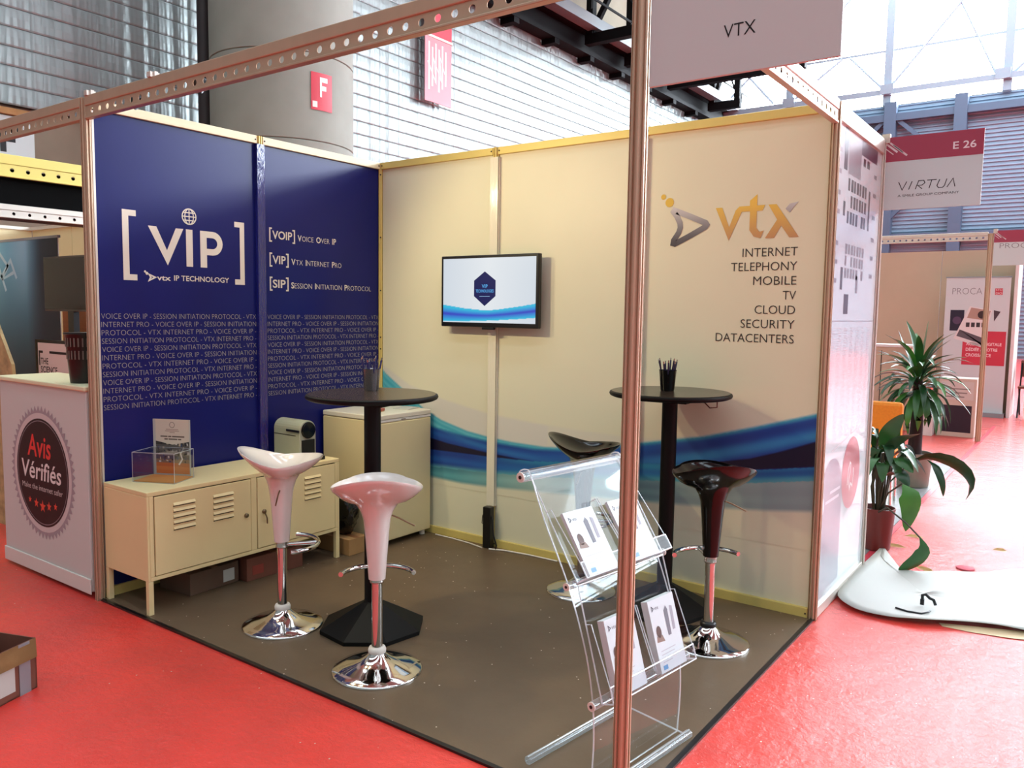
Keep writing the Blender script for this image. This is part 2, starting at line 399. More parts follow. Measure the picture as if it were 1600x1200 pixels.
for x in (-3.4, .6, -7.3): B(x-.25, x+.25, -.4, -.06, .42, .8).build('gusset', 'steelg', wi)
# roof with daylight strips
ce = struct('ceiling', 'hall roof of grey decking with daylight strips', (0, 0, 15))
M['deck'] = mat('roof_deck', '8d8f8c', .7)
B(-11, 70, -14, 36, .3, .5).build('deck', 'deck', ce)
for y in range(-12, 17, 6): B(-10.5, 69, y, y+1.9, .2, .28).build('skylight', 'skyl', ce)
for i, x in enumerate(range(-5, 45, 10)):
    for y in (18, 25): B(x+.1, x+9.9, y+.1, y+6.9, .12, .18).build('added_glow_pane', 'roofglow', ce)  # unseen glowing panes added for backlight and white reflections on the floor film
# edge beam and trusses
eb = thing('edge_beam', 'black steel edge beam running along the top of the silver insulation', 'beam', (-10.2, 9, 9.95))
B(-.35, .15, 3, 23, 0, .14).build('lower_flange', 'steel', eb); B(-.12, .0, 3, 23, .14, .62).build('web', 'steel', eb); B(-.35, .25, 3, 23, .62, .76).build('upper_flange', 'steel', eb)
for i in range(9): B(-.36, .14, 4.2+i*2.15, 4.45+i*2.15, -.16, 0).build('bracket', 'steel', eb)
M['duct'] = mat('walkway_grey', '8f979c', .4, metal=.4)
B(.3, .7, 3, 23, .62, .95).build('walkway', mat('walkway_dark','5c6468',.5), eb)
B(.96, 1.0, 3, 23, 1.2, 1.27).build('handrail', 'steel', eb)
for i in range(8): B(.96, 1.0, 4+i*2.6, 4.05+i*2.6, .9, 1.24).build('rail_post', 'steel', eb)
TL = {15.5: 'nearest black roof truss above the red banner', 19.3: 'second black roof truss springing from the edge beam', 22: 'third black roof truss beside the free corner post', 25.5: 'fourth black roof truss seen under the VTX sign', 29.5: 'farthest black roof truss in front of the glazed gable'}
for y, lab in TL.items():
    t = thing('roof_truss', lab, 'truss', (-10, y, 10.15), group='roof trusses')
    W = {15.5: 9.5, 19.3: 9.5, 22: 6.3, 25.5: 5.2, 29.5: 1.4}[y]
    B(0, W, -.14, .14, 0, .32).build('bottom_chord', 'steel', t); B(0, W, -.14, .14, 3.4, 3.7).build('top_chord', 'steel', t)
    n = max(1, int(W/1.8)); 
    for i in range(n+1):
        x = .15+i*(W-.3)/n; B(x-.12, x+.12, -.12, .12, .3, 3.45).build('vertical', 'steel', t)
        if i < n:
            MB().bar((x,0,.3),(x+(W-.3)/n,0,3.4), .16, .16).build('diagonal', 'steel', t)
            MB().tube([(x,.1,3.4),(x+(W-.3)/n,.1,.3)], .04, 6).build('tie_rod', 'steel', t)
hl = thing('hall_lamp', 'round white hall lamp hanging among the black trusses', 'lamp', (-7.4, 20., 10.3))
MB().lathe([(.03,.8),(.05,.45),(.2,.35),(.42,.05),(.42,0)], 20).build('shade', 'duct', hl, True); MB().lathe([(.38,.0),(.3,-.1),(.0,-.16)], 16).build('bulb', 'bulb', hl, True)
# column
cl = thing('concrete_column', 'massive round concrete column behind the blue stand wall', 'column', (-8.2, 5.7, 0))
zz = 0
for h in (4.35, 1.45, 1.9, 7.3):
    MB().lathe([(1.23,0),(1.25,.015),(1.25,h-.015),(1.23,h)], 64).build('drum', 'concrete', cl, 50, loc=(0,0,zz)); zz += h
dpp = thing('downpipe', 'dark vertical downpipe left of the concrete column', 'pipe', (-9.45, 4.95, 0)); MB().lathe([(.13,0),(.13,14)], 16).build('pipe', mat('pipe_dark','241c1c',.6), dpp, 60)
# sign bent to the drum
ang0 = math.atan2(-3.99-5.7, 4.01+8.2)
def onc(a, zz): return (1.262*math.cos(ang0+a), 1.262*math.sin(ang0+a), zz)
ps = thing('pillar_sign', 'red F sign with a white corner on the concrete column', 'sign', (-8.2, 5.7, 4.87))
K = 8; A0, A1 = .37, .70
def cpatch(a0, a1, z0, z1, lift=0.):
    mb = MB(); r = 1.262+lift
    vs = [(r*math.cos(ang0+a0+(a1-a0)*i/K), r*math.sin(ang0+a0+(a1-a0)*i/K), zz) for zz in (z0, z1) for i in range(K+1)]
    return mb.add(vs, [(i, i+1, K+2+i, K+1+i) for i in range(K)])
cpatch(A0, A1, 0, .62).build('sheet', 'redsign', ps)
for a in ((.50,.53,.22,.55),(.53,.62,.47,.55),(.53,.6,.33,.41)): cpatch(*a, .004).build('letter', 'whitep', ps)
cpatch(.39,.46,.04,.14,.004).build('arrow', 'whitep', ps)
# red banner on the side wall
rb = thing('wall_banner', 'long red and pale printed banner hanging on the silver insulation', 'banner', (HX+.25, 12.4, 6.9))
B(-.01, .01, -.52, .52, 0, 1.65).build('cloth', mat('banner_pink', 'c98b93', .6), rb); B(-.012, .012, -.52, .52, 1.65, 2.6).build('upper_cloth', mat('banner_red', 'c2374a', .6), rb)
B(-.02, .03, -.55, .55, 1.62, 1.68).build('batten', 'whitep', rb)
F = Flat()
for i in range(6): F.rect(-.4+i*.13, -.34+i*.13, .3+.1*(i%3), 1.5-.12*(i%2), 'e6d6d8')
F.stroke([(-.42,1.0),(-.1,.5),(-.2,1.1),(.1,.6),(.05,1.2),(.3,.7),(.28,1.3)], .05, 'efe4e4', lift=.002)
F.build('lettering', (.015,0,0), Y, Z, rb)
# letter board on the concrete base
fb = thing('letter_board', 'white board with a big black letter F high on the left', 'sign', (HX+.05, 2.1, 3.86))
B(0, .05, -.6, .33, 0, .68).build('board', 'sign', fb)
F = Flat(); F.text('F', -.08, .12, .36, '121212', align='c', offset=.04); F.build('lettering', (.052,0,0), Y, Z, fb)
B(0, .12, -.6, .3, .7, .8).build('timber_strip', 'card', fb)
# second neighbour row: cream back wall
# ================================================================== exhibition stand shell
def post_mesh(h, ap=.0215):
    pts = []
    hs = ap*math.tan(PI/8); g = .0045; d = .007
    for k in range(8):
        a = k*PI/4
        def P(t, n): return (n*math.cos(a)-t*math.sin(a), n*math.sin(a)+t*math.cos(a))
        pts += [P(-hs, ap), P(-g, ap), P(-g, ap-d), P(g, ap-d), P(g, ap)]
    return MB().prism(pts, 0, h)
PM = {}
def post(name, parent, loc, m='alu', h=WH):
    k = (m, h)
    if k not in PM: PM[k] = post_mesh(h).build(name, m, parent, loc=loc); return PM[k]
    o = link(name, PM[k].data, parent, loc=loc); return o
def screws(parent, p, n):
    MB().lathe([(.0035,0),(.0035,.003)], 8).build('screw', 'slot', parent).location = p

gc = B(0.0, BX, FY, 0, .001, .008).build('booth_carpet', 'grey'); tag(gc, 'dark grey brown filmed carpet covering the stand floor', 'carpet')
eg = thing('carpet_edge_tape', 'black edging tape along the front of the grey carpet', 'tape', (0, FY, .008)); B(0, BX, -.012, .006, -.007, .0015).build('tape', 'black', eg)
eg = thing('carpet_edge_tape', 'black edging tape along the aisle side of the grey carpet', 'tape', (BX, FY, .008)); B(-.008, .012, 0, -FY, -.007, .0015).build('tape', 'black', eg)

# --- back wall
wb = struct('wall_back', 'cream panelled back wall with blue wave print and company logo')
panels = []
for i in range(3):
    x0 = i*MOD+.02; x1 = (i+1)*MOD-.02
    p = B(x0, x1, .001, .006, .05, WH-.04).build('wall_panel', 'panel', wb); panels.append(p)
    B(x0, x1, -.016, .02, WH-.045, WH).build('top_rail', 'rail', wb, bevel=.003)
    B(x0, x1, -.016, .02, .002, .056).build('bottom_rail', 'rail', wb, bevel=.003)
    for xx in (x0+.01, x1-.01):
        for zz in (WH-.022, .028): MB().lathe([(.0045,0),(.0045,.003)], 8).xf(Matrix.Rotation(PI/2, 4, 'X')).build('screw', 'slot', wb).location = (xx, -.016, zz)
post('corner_post', wb, (0,0,0), 'rail'); post('joint_post', wb, (MOD,0,0), 'rail'); post('joint_post', wb, (2*MOD,0,0), 'rail'); post('end_post', wb, (BX,0,0), 'alu')
for zz in (2.4, 1.98, 1.62, 1.3, 1.22, 1.13): MB().lathe([(.005,0),(.005,.004)], 8).xf(Matrix.Rotation(PI/2, 4, 'X')).build('hole', 'slot', wb, rz=PI/4).location = (.016, -.016, zz)
MB().box(-.03, .03, -.026, -.02, .27, 2.42).box(-.03,-.026,-.024,.0,.27,2.42).box(.026,.03,-.024,.0,.27,2.42).build('cover_film', 'film', wb, loc=(MOD,0,0))
MB().box(-.03, .03, -.026, -.02, .06, 2.42).box(-.03,-.026,-.024,.0,.06,2.42).box(.026,.03,-.024,.0,.06,2.42).build('cover_film', 'film', wb, loc=(2*MOD,0,0))

# wave print
def ip(tab, x):
    if x <= tab[0][0]: return tab[0][1]
    for (a, b), (c, d) in zip(tab, tab[1:]):
        if x <= c:
            t = (x-a)/(c-a); return b+(d-b)*t
    return tab[-1][1]
TOP = [(0,1.1),(.052,1.057),(.186,.975),(.403,.841),(.562,.777),(.779,.726),(.961,.704),(1.135,.692),(1.372,.688),(1.6,.704),(2.008,.782),(2.378,.856),(2.648,.932),(2.97,1.03)]
GT = [(0,1.13),(.275,.995),(.616,.912),(.958,.856),(1.37,.826),(1.85,.81),(2.1,.815),(2.38,.868),(2.65,.94),(2.97,1.036)]
BT = [(0,.93),(.25,.80),(.478,.727),(.617,.711),(.779,.693),(.961,.678),(1.3,.668),(1.6,.69),(2.0,.77),(2.38,.846),(2.65,.922),(2.97,1.02)]
DT = [(0,.74),(.25,.68),(.479,.645),(.618,.626),(.962,.600),(1.281,.5855),(1.3,.585),(2.25,.69),(2.3,.692),(2.622,.762),(2.781,.817),(2.97,.892)]
DB = [(0,.56),(.479,.564),(.618,.567),(.962,.572),(1.281,.5845),(1.3,.585),(2.25,.69),(2.3,.690),(2.624,.70),(2.785,.727),(2.97,.76)]
LT = [(0,.43),(.48,.452),(.964,.470),(1.4,.50),(1.8,.545),(2.2,.585),(2.627,.634),(2.97,.692)]
BO = [(0,.39),(.481,.374),(.73,.365),(.966,.372),(1.378,.395),(1.7,.42),(2.1,.445),(2.497,.474),(2.731,.497),(2.97,.53)]
def hx(s): return tuple(int(s[i:i+2],16)/255 for i in (0,2,4))
def mixc(a, b, t): t = max(0, min(1, t)); return tuple(p+(q-p)*t for p, q in zip(a, b))
CP = hx(PANEL); CG = hx('cdc9c2'); CT = hx('3f9db4'); CB = hx('2255a0'); CB2 = hx('1c3b86'); CD = hx('15102c'); CL = hx('5a9fa8'); CGR = hx('9aa39f')
def st(x, t, k): return .5+.5*math.sin(t*k+1.7*math.sin(x*1.1+k)+.8*math.sin(t*k*.37+x*2.1))
def wave(p):
    x, z = p; g = ip(GT, x); t = ip(TOP, x); b = ip(BT, x); d0 = ip(DT, x); d1 = ip(DB, x); l = ip(LT, x); o = ip(BO, x)
    if z > g: return CP
    if z > t: return mixc(CP, CG, min(1, (g-z)/.02)*(.85 if x < 1.4 else .5))
    R = max(0, min(1, (x-1.9)/.5))
    if z > b:
        c = mixc(CT, hx('78c2cc'), st(x, z-t, 160)*.6); return mixc(CG, c, (t-z)/.012)
    if z > d0:
        c = mixc(CB, CB2, st(x, z-b, 70)*.9); c = mixc(c, hx('3a8fc0'), st(x, z-t, 48)**3*(.35+.45*R)); return mixc(CT, c, (b-z)/.02)
    if z > d1: return mixc(CB2, CD, min((d0-z), (z-d1))/.006)
    if z > l:
        c = mixc(CB2, CB, st(x, z-d1, 60)); c = mixc(c, hx('2f86a8'), max(0, min(1, (x-.8)/.5))*(.4+.5*st(x, z-l, 75))); return mixc(CL, c, (z-l)/.03)
    if z > o:
        c = mixc(CL, hx('437f8c'), st(x, z-o, 90)); mid = max(0, 1-abs(x-1.35)/.7)
        c = mixc(c, mixc(CP, CL, .25), max(mid*.75, 0)); c = mixc(c, CGR, max(0, min(1, (x-1.7)/.6))*.8)
        return mixc(CP, c, (z-o)/.022)
    return CP
for i in range(3):
    F = Flat(); x0 = i*MOD+.022; x1 = (i+1)*MOD-.022; NX, NZ = 70, 150; z0, z1 = .34, 1.16
    pts = [(x0+(x1-x0)*a/NX, z0+(z1-z0)*b/NZ) for b in range(NZ+1) for a in range(NX+1)]
    F.raw(pts, [(b*(NX+1)+a, b*(NX+1)+a+1, (b+1)*(NX+1)+a+1, (b+1)*(NX+1)+a) for b in range(NZ) for a in range(NX)], wave)
    F.build('wave_print', (0, -.0005, 0), X, Z, panels[i], PRINTP)
# company logo and words on the third panel
def gold(p): return mixc(hx('b98d62'), hx('e0bb52'), (p[1]-1.87)/.17)
def silv(p): return mixc(hx('45434a'), hx('c9c6c6'), (p[1]-1.86)/.18)
F = Flat(); F.disc(2.105, 2.106, .014, 'd9b548'); F.disc(2.141, 2.075, .024, 'd9b548')
arrow = [(2.170,2.032),(2.26,1.995),(2.345,1.958),(2.352,1.948),(2.345,1.938),(2.26,1.895),(2.178,1.857),(2.168,1.860),(2.170,1.875),(2.198,1.915),(2.206,1.94),(2.203,1.965),(2.185,2.0),(2.165,2.025)]
F.stroke(arrow, .03, silv, closed=True)
for q in ((2.169,2.029,.0165),(2.347,1.948,.016),(2.171,1.862,.0175)): F.disc(q[0], q[1], q[2], silv, 20, lift=.0001)
F.poly([(2.398,2.03),(2.432,2.03),(2.472,1.93),(2.503,2.012),(2.522,2.03),(2.575,2.03),(2.575,2.055),(2.612,2.085),(2.612,2.03),(2.652,2.03),(2.64,2.003),(2.612,2.003),(2.612,1.92),(2.628,1.900),(2.650,1.905),(2.635,1.868),(2.60,1.878),(2.577,1.91),(2.577,2.003),(2.535,2.003),(2.472,1.862)], gold)
F.poly([(2.668,2.030),(2.708,2.030),(2.822,1.867),(2.776,1.867),(2.735,1.925),(2.702,1.867),(2.657,1.867),(2.714,1.955)], gold)
F.poly([(2.775,1.985),(2.752,2.005),(2.772,2.028),(2.815,2.036),(2.79,2.01)], silv)
for wd, y, l in (('INTERNET',1.778,2.547),('TELEPHONY',1.708,2.490),('MOBILE',1.638,2.607),('TV',1.566,2.757),('CLOUD',1.495,2.620),('SECURITY',1.424,2.551),('DATACENTERS',1.352,2.422)):
    F.text(wd, 2.82, y, .042, '3a3733', wd=2.82-l, align='r', offset=-.006)
F.build('logo_print', (0, -.001, 0), X, Z, panels[2])

# --- left wall
wsd = struct('wall_left_stand', 'navy blue panelled side wall with white lettering')
bp = []
for i in range(2):
    y0 = FY+i*MOD+.02; y1 = FY+(i+1)*MOD-.02
    p = B(-.006, -.001, y0, y1, .05, WH-.04).build('wall_panel', 'blue', wsd); bp.append(p)
    B(-.02, .016, y0, y1, WH-.045, WH).build('top_rail', mat('rail_cream', 'dcd0a8', .4), wsd, bevel=.003)
    B(-.02, .016, y0, y1, .002, .056).build('bottom_rail', 'rail', wsd, bevel=.003)
    for yy in (y0+.012, y1-.012): MB().lathe([(.0045,0),(.0045,.003)], 8).xf(Matrix.Rotation(PI/2, 4, 'Y')).build('screw', 'slot', wsd).location = (.016, yy, WH-.024)
post('joint_post', wsd, (0, FY+MOD, 0), 'rail')
MB().box(.0215,.0235,-.025,.025,.06,WH-.046).box(0,.0225,-.027,-.025,.06,WH-.046).box(0,.0225,.025,.027,.06,WH-.046).build('blue_film', 'bluefilm', wsd, loc=(0, FY+MOD, 0))
B(-.012, .012, FY+.02, FY+.032, .06, 2.43).build('edge_profile', 'aluw', wsd)
WT = 'ddd6c4'; WD = 'aaa698'
F = Flat(); t = .032
F.poly([(-1.815,1.975),(-1.742,1.975),(-1.742,1.945),(-1.782,1.945),(-1.782,1.65),(-1.742,1.65),(-1.742,1.62),(-1.815,1.62)], WT)
F.poly([(-1.095,1.975),(-1.16,1.975),(-1.16,1.945),(-1.125,1.945),(-1.125,1.65),(-1.16,1.65),(-1.16,1.62),(-1.095,1.62)], WT)
F.poly([(-1.678,1.905),(-1.632,1.905),(-1.575,1.785),(-1.522,1.905),(-1.478,1.905),(-1.572,1.706)], WT)
F.rect(-1.463, -1.424, 1.706, 1.905, WT)
F.rect(-1.378, -1.338, 1.706, 1.905, WT)
pb = [(-1.338,1.905),(-1.30,1.905)]+[(-1.30+.062*math.sin(a), 1.84+.065*math.cos(a)) for a in [PI*k/12 for k in range(13)]]+[(-1.338,1.775)]
pi_ = [(-1.338,1.870),(-1.302,1.870)]+[(-1.302+.03*math.sin(a), 1.84+.030*math.cos(a)) for a in [PI*k/12 for k in range(13)]]+[(-1.338,1.81)]
nn = len(pb); F.raw(pb+pi_, [(k, nn+k, nn+k+1, k+1) for k in range(nn-1)], WT)
gx, gy, gr = -1.442, 1.974, .041
F.stroke([(gx+gr*math.cos(2*PI*k/28), gy+gr*math.sin(2*PI*k/28)) for k in range(28)], .006, WT, closed=True)
for e in (-.62, 0, .62): F.stroke([(gx+gr*e*math.cos(a), gy+gr*math.sin(a)) for a in [-PI/2+PI*k/12 for k in range(13)]], .0055, WT, lift=.0002)
for e in (-.5, 0, .5): F.stroke([(gx-gr*math.cos(math.asin(e)), gy+gr*e), (gx+gr*math.cos(math.asin(e)), gy+gr*e)], .0055, WT, lift=.0004)
F.disc(-1.70, 1.668, .006, WT, 10); F.disc(-1.69, 1.659, .008, WT, 10)
F.stroke([(-1.679,1.655),(-1.645,1.64),(-1.679,1.622),(-1.668,1.64)], .010, WT, closed=True)
F.text('vtx', -1.635, 1.626, .028*CAPH/.72, WT, wd=.078, offset=.02)
F.text('IP TECHNOLOGY', -1.538, 1.628, .027, WT, wd=.338, offset=.012)
F.build('logo_print', (.0005,0,0), Y, Z, bp[0])
F = Flat()
def brk(x0, x1, z0, z1):
    for a, s in ((x0, 1), (x1, -1)): F.poly([(a,z1),(a+s*.02,z1),(a+s*.02,z1-.009),(a+s*.009,z1-.009),(a+s*.009,z0+.009),(a+s*.02,z0+.009),(a+s*.02,z0),(a,z0)], WT)
def gw(t, off):
    vs = glyphs(t, off)[0]; return max(p[0] for p in vs)-min(p[0] for p in vs)
def smallcaps(F, words, x, y, h, W):
    ws = words.split(); parts = [(w_[0], w_[1:] if w_ != 'IP' else '') if w_ != 'IP' else ('IP', '') for w_ in ws]
    tot = sum(gw(a_, .02)*1.12+(gw(b_, -.012)+.05 if b_ else 0) for a_, b_ in parts)+.6*(len(ws)-1)+.08*len(ws); k = W/tot
    for a_, b_ in parts:
        F.text(a_, x, y, h*1.12, WT, wd=gw(a_, .02)*1.12*k, offset=.02); x += (gw(a_, .02)*1.12+.09)*k
        if b_: F.text(b_, x, y, h, WT, wd=gw(b_, -.012)*k, offset=-.012); x += gw(b_, -.012)*k
        x += .55*k
for a, bl, words, z0, xr in (('VOIP', -.73, 'VOICE OVER IP', 1.882, -.39), ('VIP', -.78, 'VTX INTERNET PRO', 1.735, -.347), ('SIP', -.782, 'SESSION INITIATION PROTOCOL', 1.592, -.083)):
    brk(-.921, bl, z0, z0+.084); F.text(a, (-.921+bl)/2, z0+.02, .046, WT, wd=bl+.921-.044, align='c', offset=.018)
    smallcaps(F, words, bl+.02, z0+.02, .031, xr-bl-.02)
F.build('slogan_print', (.0005,0,0), Y, Z, bp[1])
LN = ['VOICE OVER IP - SESSION INITIATION PROTOCOL - VTX', 'INTERNET PRO - VOICE OVER IP - SESSION INITIATION', 'PROTOCOL - VTX INTERNET PRO - VOICE OVER IP -', 'SESSION INITIATION PROTOCOL - VTX INTERNET PRO -']
for i, (a, b) in enumerate(((-1.935,-1.022),(-.94,-.022))):
    F = Flat()
    for k in range(12):
        F.text(LN[k%4], a, 1.452-.0418*k-.029, .027, WD, wd=b-a, offset=-.02)
    F.build('small_print', (.0005,0,0), Y, Z, bp[i])

# --- free posts and header beams
p = post_mesh(WH, .0235).build('stand_post', 'alu', loc=(0, FY, 0)); tag(p, 'grooved aluminium post at the front edge of the blue wall', 'post', 'stand posts')
p = post_mesh(WH, .0235).build('stand_post', 'alu', loc=(BX, FY, 0)); tag(p, 'grooved aluminium post standing free at the open corner of the stand', 'post', 'stand posts')
def beam(name, label, loc, rz, L, m='alu', zb=2.378, zt=2.485, pitch=.07, r=.0135, group='header beams', pin=True):
    t = thing(name, label, 'beam', (loc[0], loc[1], zb), rz, group); h = zt-zb
    B(0, L, -.018, .018, h*.56, h).build('top_channel', m, t, bevel=.004)
    MB().holed(L, h*.08, h*.56, pitch, r, -.012).build('holed_web', m, t)
    B(0, L, -.018, .012, 0, h*.09).build('bottom_lip', m, t, bevel=.002)
    return t
beam('header_beam', 'long holed header beam spanning the front of the stand', (.024, FY), 0, BX-.048)
beam('header_beam', 'holed header beam continuing left over the neighbouring counter', (-BX-.02, FY), 0, BX-.004)
beam('header_beam', 'pale holed beam from the free corner post to the back wall end', (BX, FY+.024), PI/2, -FY-.048, 'aluw')

# spot lamps clamped to the header
def spot(x, y, z, aim, en, label, name='spot_lamp', ang=115, col=SPOTC, rz=0.):
    t = thing(name, label, 'lamp', (x, y, z), 0, 'stand spotlights')
    B(-.014, .014, -.025, .03, -.004, .02).build('clamp', 'aluw', t, bevel=.002)
    B(.012, .022, -.008, .008, -.002, .022).build('clamp_screw', 'whitep', t)
    MB().tube([(0,.0,.012),(.03,.06,.02),(.09,.13,.01),(.12,.15,.02)], .005, 8).build('arm', 'black', t, True)
    d = (Vector(aim)-Vector((x+.12, y+.15, z-.01))).normalized()
    q = d.to_track_quat('Z', 'Y').to_matrix().to_4x4()
    mtx = Matrix.Translation((.12,.15,-.01)) @ q
    MB().lathe([(.0,-.035),(.024,-.035),(.028,-.015),(.034,.02),(.034,.024),(.03,.02),(.024,.0),(.0,-.005)], 16).xf(mtx).build('lamp_head', 'black', t, True)
    ld = bpy.data.lights.new('lamp_light', 'SPOT'); ld.energy = en; ld.color = col; ld.spot_size = math.radians(ang); ld.spot_blend = .6; ld.shadow_soft_size = .035
    lo = bpy.data.objects.new('lamp_light', ld); COL.objects.link(lo); lo.parent = t
    lo.matrix_local = Matrix.Translation(Vector((.12,.15,-.01))+d*.035) @ d.to_track_quat('-Z', 'Y').to_matrix().to_4x4()
    return t
spot(.05, FY, 2.486, (2.0, 0, 1.0), SPOT, 'clamped spotlight above the post at the blue wall')
spot(.6, FY, 2.486, (2.0, 0, 1.1), SPOT*1.3, 'clamped spotlight further along the front header')

# --- directory wall behind the stand end
dw = struct('wall_right', 'white directory panel beyond the end of the back wall')
dp = B(BX-.004, BX+.004, .02, .97, .05, 2.43).build('wall_panel', mat('directory_white', 'd4e0e4', .22, coat=.8, coatr=.08), dw)
post('end_post', dw, (BX, MOD, 0), 'aluw')
B(BX-.016, BX+.016, .022, .968, .002, .056).build('bottom_rail', 'aluw', dw, bevel=.003)
B(BX-.018, BX+.018, .022, .968, 2.40, WH).build('top_rail', 'aluw', dw, bevel=.003)
F = Flat(); D = '4a454c'; D2 = '7d7a80'
F.rect(.16,.225,2.2,2.4,'3a3640'); F.rect(.25,.5,2.19,2.38,'8b888e'); F.rect(.5,.86,2.32,2.395,'4d4858'); F.rect(.55,.6,2.27,2.31,D); F.rect(.63,.69,2.27,2.31,D)
for r, (z0, z1) in enumerate(((2.11,2.17),(2.03,2.09),(1.95,2.01),(1.80,1.85),(1.74,1.79),(1.68,1.73))):
    for c in range(7):
        if (r*7+c) % 11 == 7: continue
        F.rect(.26+c*.058, .295+c*.058+.008*((c*3+r)%2), z0, z1, D if r < 3 else D2)
F.rect(.70,.735,1.95,2.16,D); F.rect(.18,.22,1.98,2.05,D); F.rect(.19,.235,1.62,1.73,D); F.rect(.5,.55,1.61,1.7,D2); F.rect(.28,.37,1.50,1.60,'3a3640')
for z0 in (2.27,2.17,2.07,1.98,1.83,1.74,1.65): F.rect(.05,.12,z0,z0+.022,D2); F.rect(.06,.09,z0-.05,z0-.03,'a5a3a8')
for z0 in (2.24,2.14,2.02,1.9,1.8,1.7): F.rect(.80,.87,z0,z0+.022,D2)
F.rect(.03,.95,1.462,1.466,'8a8890')
for c in range(7):
    for k in range(46):
        F.rect(.07+c*.125, .07+c*.125+.045+.035*((k*7+c*3)%5)/5, 1.425-k*.0125, 1.430-k*.0125, 'b3b2b6')
F.stroke([(.2,.81),(.8,.88)], .006, 'c2c1c5'); F.rect(.47,.52,.72,.79,'c4c3c7')
gc2 = [(.225+.21*math.cos(a), .57+.2*math.sin(a)) for a in [PI*k/20 for k in range(21)]]+[(.03,.10),(.435,.10)]
F.poly(gc2, lambda p: mixc(hx('9ba0ab'), hx('8a8a98'), (p[1]-.1)/.6))
F.disc(.62,.64,.197, lambda p: mixc(hx('c9949c'), hx('a2434f'), (p[1]-.4)/.4), 40, lift=.0004)
F.stroke([(.55,.58),(.56,.66),(.59,.70),(.61,.69),(.6,.64),(.58,.6),(.6,.55),(.62,.58),(.66,.56),(.68,.62),(.67,.66)], .012, 'e8e2e2', lift=.0008)
F.disc(.05,.55,.05,'d5d6dc',20,lift=.0006); F.rect(.12,.38,.55,.565,'c8cad2',lift=.0006); F.rect(.2,.4,.59,.605,'c8cad2',lift=.0006)
F.build('directory_print', (BX+.0045,0,0), Y, Z, dp, PRINTG)

# --- projecting signs
def psign(label, loc, wd, h, words, band):
    t = thing('fascia_sign', label, 'sign', loc, 0, 'projecting name signs')
    B(0, wd, -.006, .006, 0, h).build('board', 'sign', t)
    B(-.012, .03, -.016, .016, h-.03, h+.02).build('bracket', 'aluw', t)
    F = Flat(); F.rect(0, wd, h-band, h, '9c4458')
    for k, (a, b, c) in enumerate(((.006,.07,.0),(.006,.05,-.02),(.03,.12,.0),(.045,.10,.02))):
        F.stroke([(a, h-.03-k%2*.02+c*.4), (b, h-.03-(b-a)*.85-k%2*.02+c*.4)], .010 if k%2 == 0 else .005, 'd9cdcf', lift=.0005)
    words(F, wd, h, band); F.build('sign_print', (0,-.0065,0), X, Z, t)
def w1(F, wd, h, b): F.text('VTX', wd*.5, .089, .032, '1d1b1c', align='c', wd=.082, offset=-.004)
psign('white name sign reading VTX beside the free corner post', (BX+.03, FY, 2.09), .49, .395, w1, .135)
def w2(F, wd, h, b):
    F.text('E 26', wd-.035, h-.095, .037, 'e6dcdd', align='r', wd=.11, offset=.012, lift=.0005)
    x = .085
    for ch in ([(0,1),(.35,0),(.75,1)], [(0,0),(.3,1)], [(0,0),(.28,1),(.75,1),(.85,.7),(.6,.45),(.2,.45),(.62,0)], [(.1,1),(.95,1),(.52,1),(.3,0)], [(.28,1),(.05,.25),(.2,0),(.55,0),(.72,.2),(.9,1)], [(0,0),(.5,1),(.7,0)]):
        F.stroke([(x+a*.055, .105+c*.045) for a, c in ch], .0042, '1e1c1d'); x += .052 if len(ch) != 2 else .034
    F.text('A SMILE GROUP COMPANY', .235, .068, .0125, '2b282a', align='c', wd=.305, offset=.0)
psign('red and white name sign reading E 26 VIRTUA past the directory panel', (BX+.01, MOD, 2.09), .49, .40, w2, .135)

# ================================================================== furniture
# --- bar stools
def shell_mesh():
    n = 48; prof = [(1.0,0,1.0),(.965,-.012,1.),(.80,-.040,.82),(.62,-.062,.6),(.46,-.072,.36),(.36,-.10,.16),(.30,-.135,.05),(.275,-.17,0),(.255,-.21,0),(.235,-.26,0),(.21,-.32,0),(.185,-.385,0)]
    top = [(.985,.004,1.0),(.93,-.008,.95),(.8,-.026,.8),(.6,-.044,.55),(.35,-.054,.25),(.12,-.057,.05)]
    def ring(sc, dz, k):
        R = []
        for i in range(n):
            a = 2*PI*i/n; c, s_ = math.cos(a), math.sin(a)
            e = 2.0; rr = 1/((abs(c)/.19)**e+(abs(s_)/.185)**e)**(1/e)
            rr = rr*(1-k)+k*rr if k else .188
            if sc < .3: rr = .188
            h = (.012*max(0, c)**2+.054*max(0, -c)**1.6)-.012*(1-abs(c))
            if c > 0: rr *= 1-.10*(1-abs(2*c*c-1))
            R.append((rr*sc*c, rr*sc*s_, .787+dz+h*k))
        return R
    vs = []; fs = []
    rings = list(reversed(top))+[(1.0,.004,1.0)]+prof
    for r in rings: vs += ring(*r)
    for j in range(len(rings)-1):
        for i in range(n):
            a = j*n+i; b = j*n+(i+1)%n; fs.append((a, a+n, b+n, b))
    fs.append(tuple(range(n))); m = len(rings)-1; fs.append(tuple(reversed(range(m*n, m*n+n))))
    return MB().add(vs, fs)
SHELL = shell_mesh()
